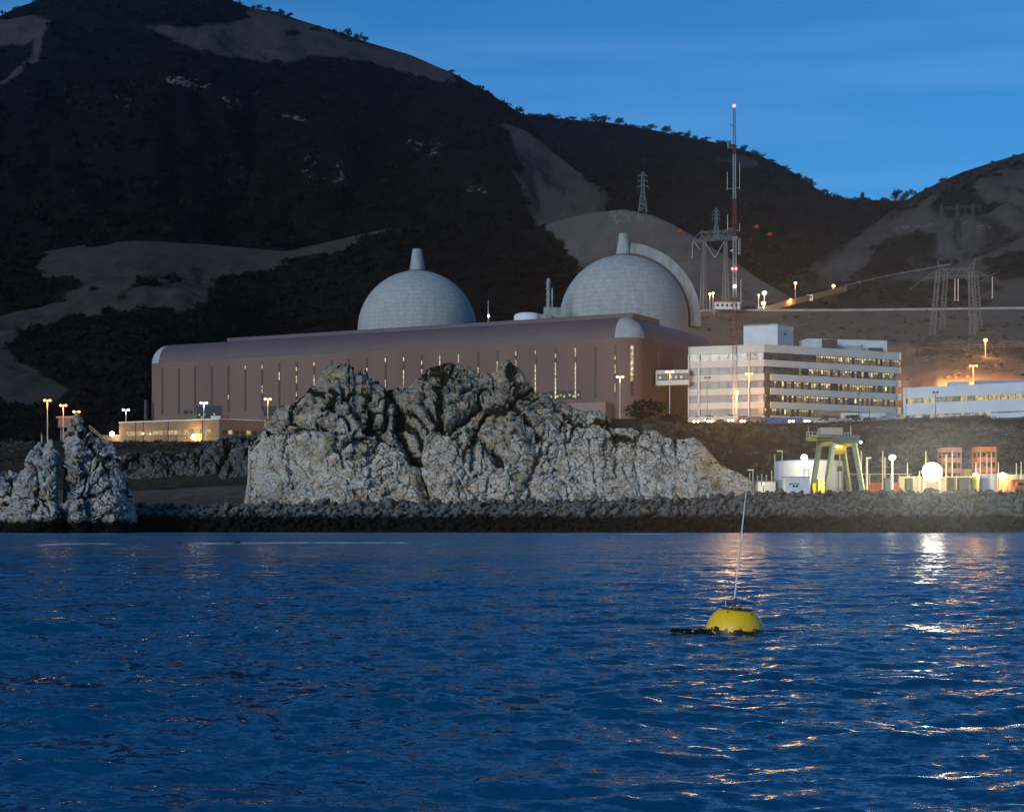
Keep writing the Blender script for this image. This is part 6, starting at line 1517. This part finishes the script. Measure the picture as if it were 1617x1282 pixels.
# bushes around the right end of the hall
def shrub(px, py, D, h, w, label, k): tree(px, py, D, h, w, label, 'shrub', 'shrubs below the hall and offices', k, 'shrub')
shrub(1005, 668, 600, 32, 60, 'large dark shrub left of centre below the hall corner', 0)
shrub(1035, 670, 596, 40, 72, 'largest dark rounded shrub below the skybridge lamp', 1)
shrub(1068, 674, 592, 30, 56, 'dark shrub at the right end of the big clump below the skybridge', 2)
shrub(1195, 678, 590, 18, 44, 'dark rounded bush in front of the blue containers', 3)
shrub(1352, 668, 596, 14, 42, 'dark bush before the long white trailer, left of two', 1)
shrub(1374, 667, 596, 12, 26, 'dark bush before the long white trailer, right of two', 2)
r = random.Random(5)
for k in range(12): px = 1440 + k * 15; shrub(px, 668 + r.uniform(-1, 4), 588, r.uniform(9, 15), r.uniform(24, 38), 'low scrubby bush along the foot of the blue-white building', k % 4)
for k, (px, py, D) in enumerate(((878, 392, 1130), (890, 402, 1120), (903, 415, 1110), (868, 385, 1140), (912, 428, 1100), (896, 425, 1105))): tree(px, py + 6, D, 16, 24, 'dark bushy tree running down the gully edge left of the right dome', 'gully_tree', 'trees in the gully', k % 4)

# ------------------------------------------------------------------ the buoy
def buoy():
    D = 27.7; c = q(1160, 1005, D); zw = 0.0
    root = thing('wave_buoy', (c.x, c.y, 0), 'small round yellow buoy with black weed at the waterline and a tall white whip aerial', 'buoy')
    m = bpy.data.materials.new('buoy_yellow'); n, l, b = nodes(m); b.inputs['Roughness'].default_value = .45
    tcn = n.new('ShaderNodeTexCoord'); sp = n.new('ShaderNodeSeparateXYZ'); l.new(tcn.outputs['Object'], sp.inputs[0])
    z1 = n.new('ShaderNodeTexNoise'); z1.inputs['Scale'].default_value = 11; z1.inputs['Detail'].default_value = 9; l.new(tcn.outputs['Object'], z1.inputs['Vector'])
    ad = n.new('ShaderNodeMath'); ad.operation = 'MULTIPLY_ADD'; l.new(z1.outputs[0], ad.inputs[0]); ad.inputs[1].default_value = -.29; l.new(sp.outputs['Z'], ad.inputs[2])
    rr = n.new('ShaderNodeMapRange'); rr.inputs['From Min'].default_value = -.045; rr.inputs['From Max'].default_value = -.038; l.new(ad.outputs[0], rr.inputs['Value'])
    z2 = n.new('ShaderNodeTexNoise'); z2.inputs['Scale'].default_value = 22; z2.inputs['Detail'].default_value = 5; l.new(tcn.outputs['Object'], z2.inputs['Vector'])
    r2 = n.new('ShaderNodeMapRange'); r2.inputs['From Min'].default_value = .3; r2.inputs['From Max'].default_value = .65; l.new(z2.outputs[0], r2.inputs['Value'])
    y = n.new('ShaderNodeMix'); y.data_type = 'RGBA'; y.inputs['A'].default_value = (.98, .58, .004, 1); y.inputs['B'].default_value = (.86, .50, .008, 1); l.new(r2.outputs[0], y.inputs['Factor'])
    x = n.new('ShaderNodeMix'); x.data_type = 'RGBA'; x.inputs['A'].default_value = (.008, .009, .007, 1); l.new(rr.outputs[0], x.inputs['Factor']); l.new(y.outputs['Result'], x.inputs['B']); l.new(x.outputs['Result'], b.inputs['Base Color'])
    R = .455; zc = .02
    tilt = Matrix.Rotation(math.radians(5), 3, 'Y')
    def T(mb):
        o = Vector((c.x, c.y, 0)); mb.v = [tuple(o + tilt @ (Vector(v) - o)) for v in mb.v]; return mb
    s = MB(); prof = [(R * math.sin(a), zc - R * math.cos(a)) for a in [math.pi * k / 40 for k in range(1, 33)]]
    prof = [(.01, zc - R)] + prof; prof = [p for p in prof if p[1] < .375] + [(.25, .385), (.01, .39)]
    s.lathe((c.x, c.y, 0), prof, 56); T(s).build('hull', m, root, smooth=True)
    h = MB(); h.lathe((c.x, c.y, 0), [(.02, .385), (.235, .385), (.245, .40), (.24, .415), (.20, .425), (.02, .43)], 32); hp = T(h).build('hatch', M['dark_metal'], root)
    for k in range(10):
        a = 2 * math.pi * k / 10; bb = MB(); bb.tube((c.x + .215 * math.cos(a), c.y + .215 * math.sin(a), .415), (c.x + .215 * math.cos(a), c.y + .215 * math.sin(a), .44), .014, .014, 6); T(bb).build('bolt', M['steel'], hp)
    for k in range(5):
        a = 2 * math.pi * (k + .3) / 5; bb = MB(); bb.box((c.x + .30 * math.cos(a), c.y + .30 * math.sin(a), .345), (.05, .02, .035), rz=a); T(bb).build('lifting_lug', M['dark_metal'], root)
    b_ = Vector((c.x - .015, c.y, .42)); tp = q(1180.5, 757, D); 
    a = MB(); a.tube(b_, b_ + (tp - b_) * .07, .032, .026, 10); a.build('aerial_base', M['dark_metal'], root)
    a = MB(); a.tube(b_ + (tp - b_) * .06, b_ + (tp - b_) * .5, .0135, .012, 8); a.tube(b_ + (tp - b_) * .5, tp, .012, .006, 8); a.build('whip_aerial', M['whip'], root)
    a = MB(); p = q(1146, 962, D); a.tube((p.x, c.y, .36), (p.x, c.y, .52), .008, .006, 6); a.build('short_aerial', M['whip'], root)
    a = MB(); p = q(1167, 966, D); a.lathe((p.x, c.y - .05, .42), [(.03, 0), (.032, .05), (.022, .075), (.004, .085)], 14); a.build('lamp_dome', M['glass_grey'], root, smooth=True)
    root.location.z = .03
    # dark weed-covered float trailing to the left
    r = np.random.RandomState(6); L = .62; nseg = 44; ns = 12
    U = np.linspace(0, 1, nseg); A = np.linspace(0, 2 * math.pi, ns, endpoint=True)
    UU, AA = np.meshgrid(U, A, indexing='ij'); rad = .045 * (1 - .25 * (1 - UU)) * np.clip(np.minimum(UU, 1 - UU) * 14, .25, 1)
    xs = c.x - .43 - L * (1 - UU) + .04; x0 = np.stack([xs, c.y + 0 * UU + .02, .07 + .03 * (1 - UU) + 0 * AA], -1)
    nz = fbm(np.stack([UU * 9, np.cos(AA), np.sin(AA)], -1), 4, 9) * .5 + 1
    V = x0 + np.stack([AA * 0, np.cos(AA) * rad * nz * 1.5, np.sin(AA) * rad * nz], -1)
    o = grid_obj('floating_spar', V, M['weed']); tag(o, 'black weed-covered spar with pale flecks floating against the left side of the yellow buoy', 'floating spar')
M['whip'] = mat('white_fibreglass', (.66, .68, .68), None, .5, 4)
M['weed'] = mat('black_weed', (.010, .010, .009), (.30, .31, .30), .6, 22, 3, contrast=(.63, .69), bump=.004, bscale=60)
buoy()
# ------------------------------------------------------------------ sea air
def haze(density, g):
    m = bpy.data.materials.new('sea_air'); m.use_nodes = True; n = m.node_tree.nodes; l = m.node_tree.links; n.clear()
    out = n.new('ShaderNodeOutputMaterial'); v = n.new('ShaderNodeVolumePrincipled')
    v.inputs['Color'].default_value = (.92, .95, 1, 1); v.inputs['Density'].default_value = density; v.inputs['Anisotropy'].default_value = g
    l.new(v.outputs[0], out.inputs['Volume'])
    b = MB(); b.box((0, 1500, 340), (7000, 3400, 688)); o = b.build('haze', m); tag(o, kind='stuff')
haze(0.000028, .86)
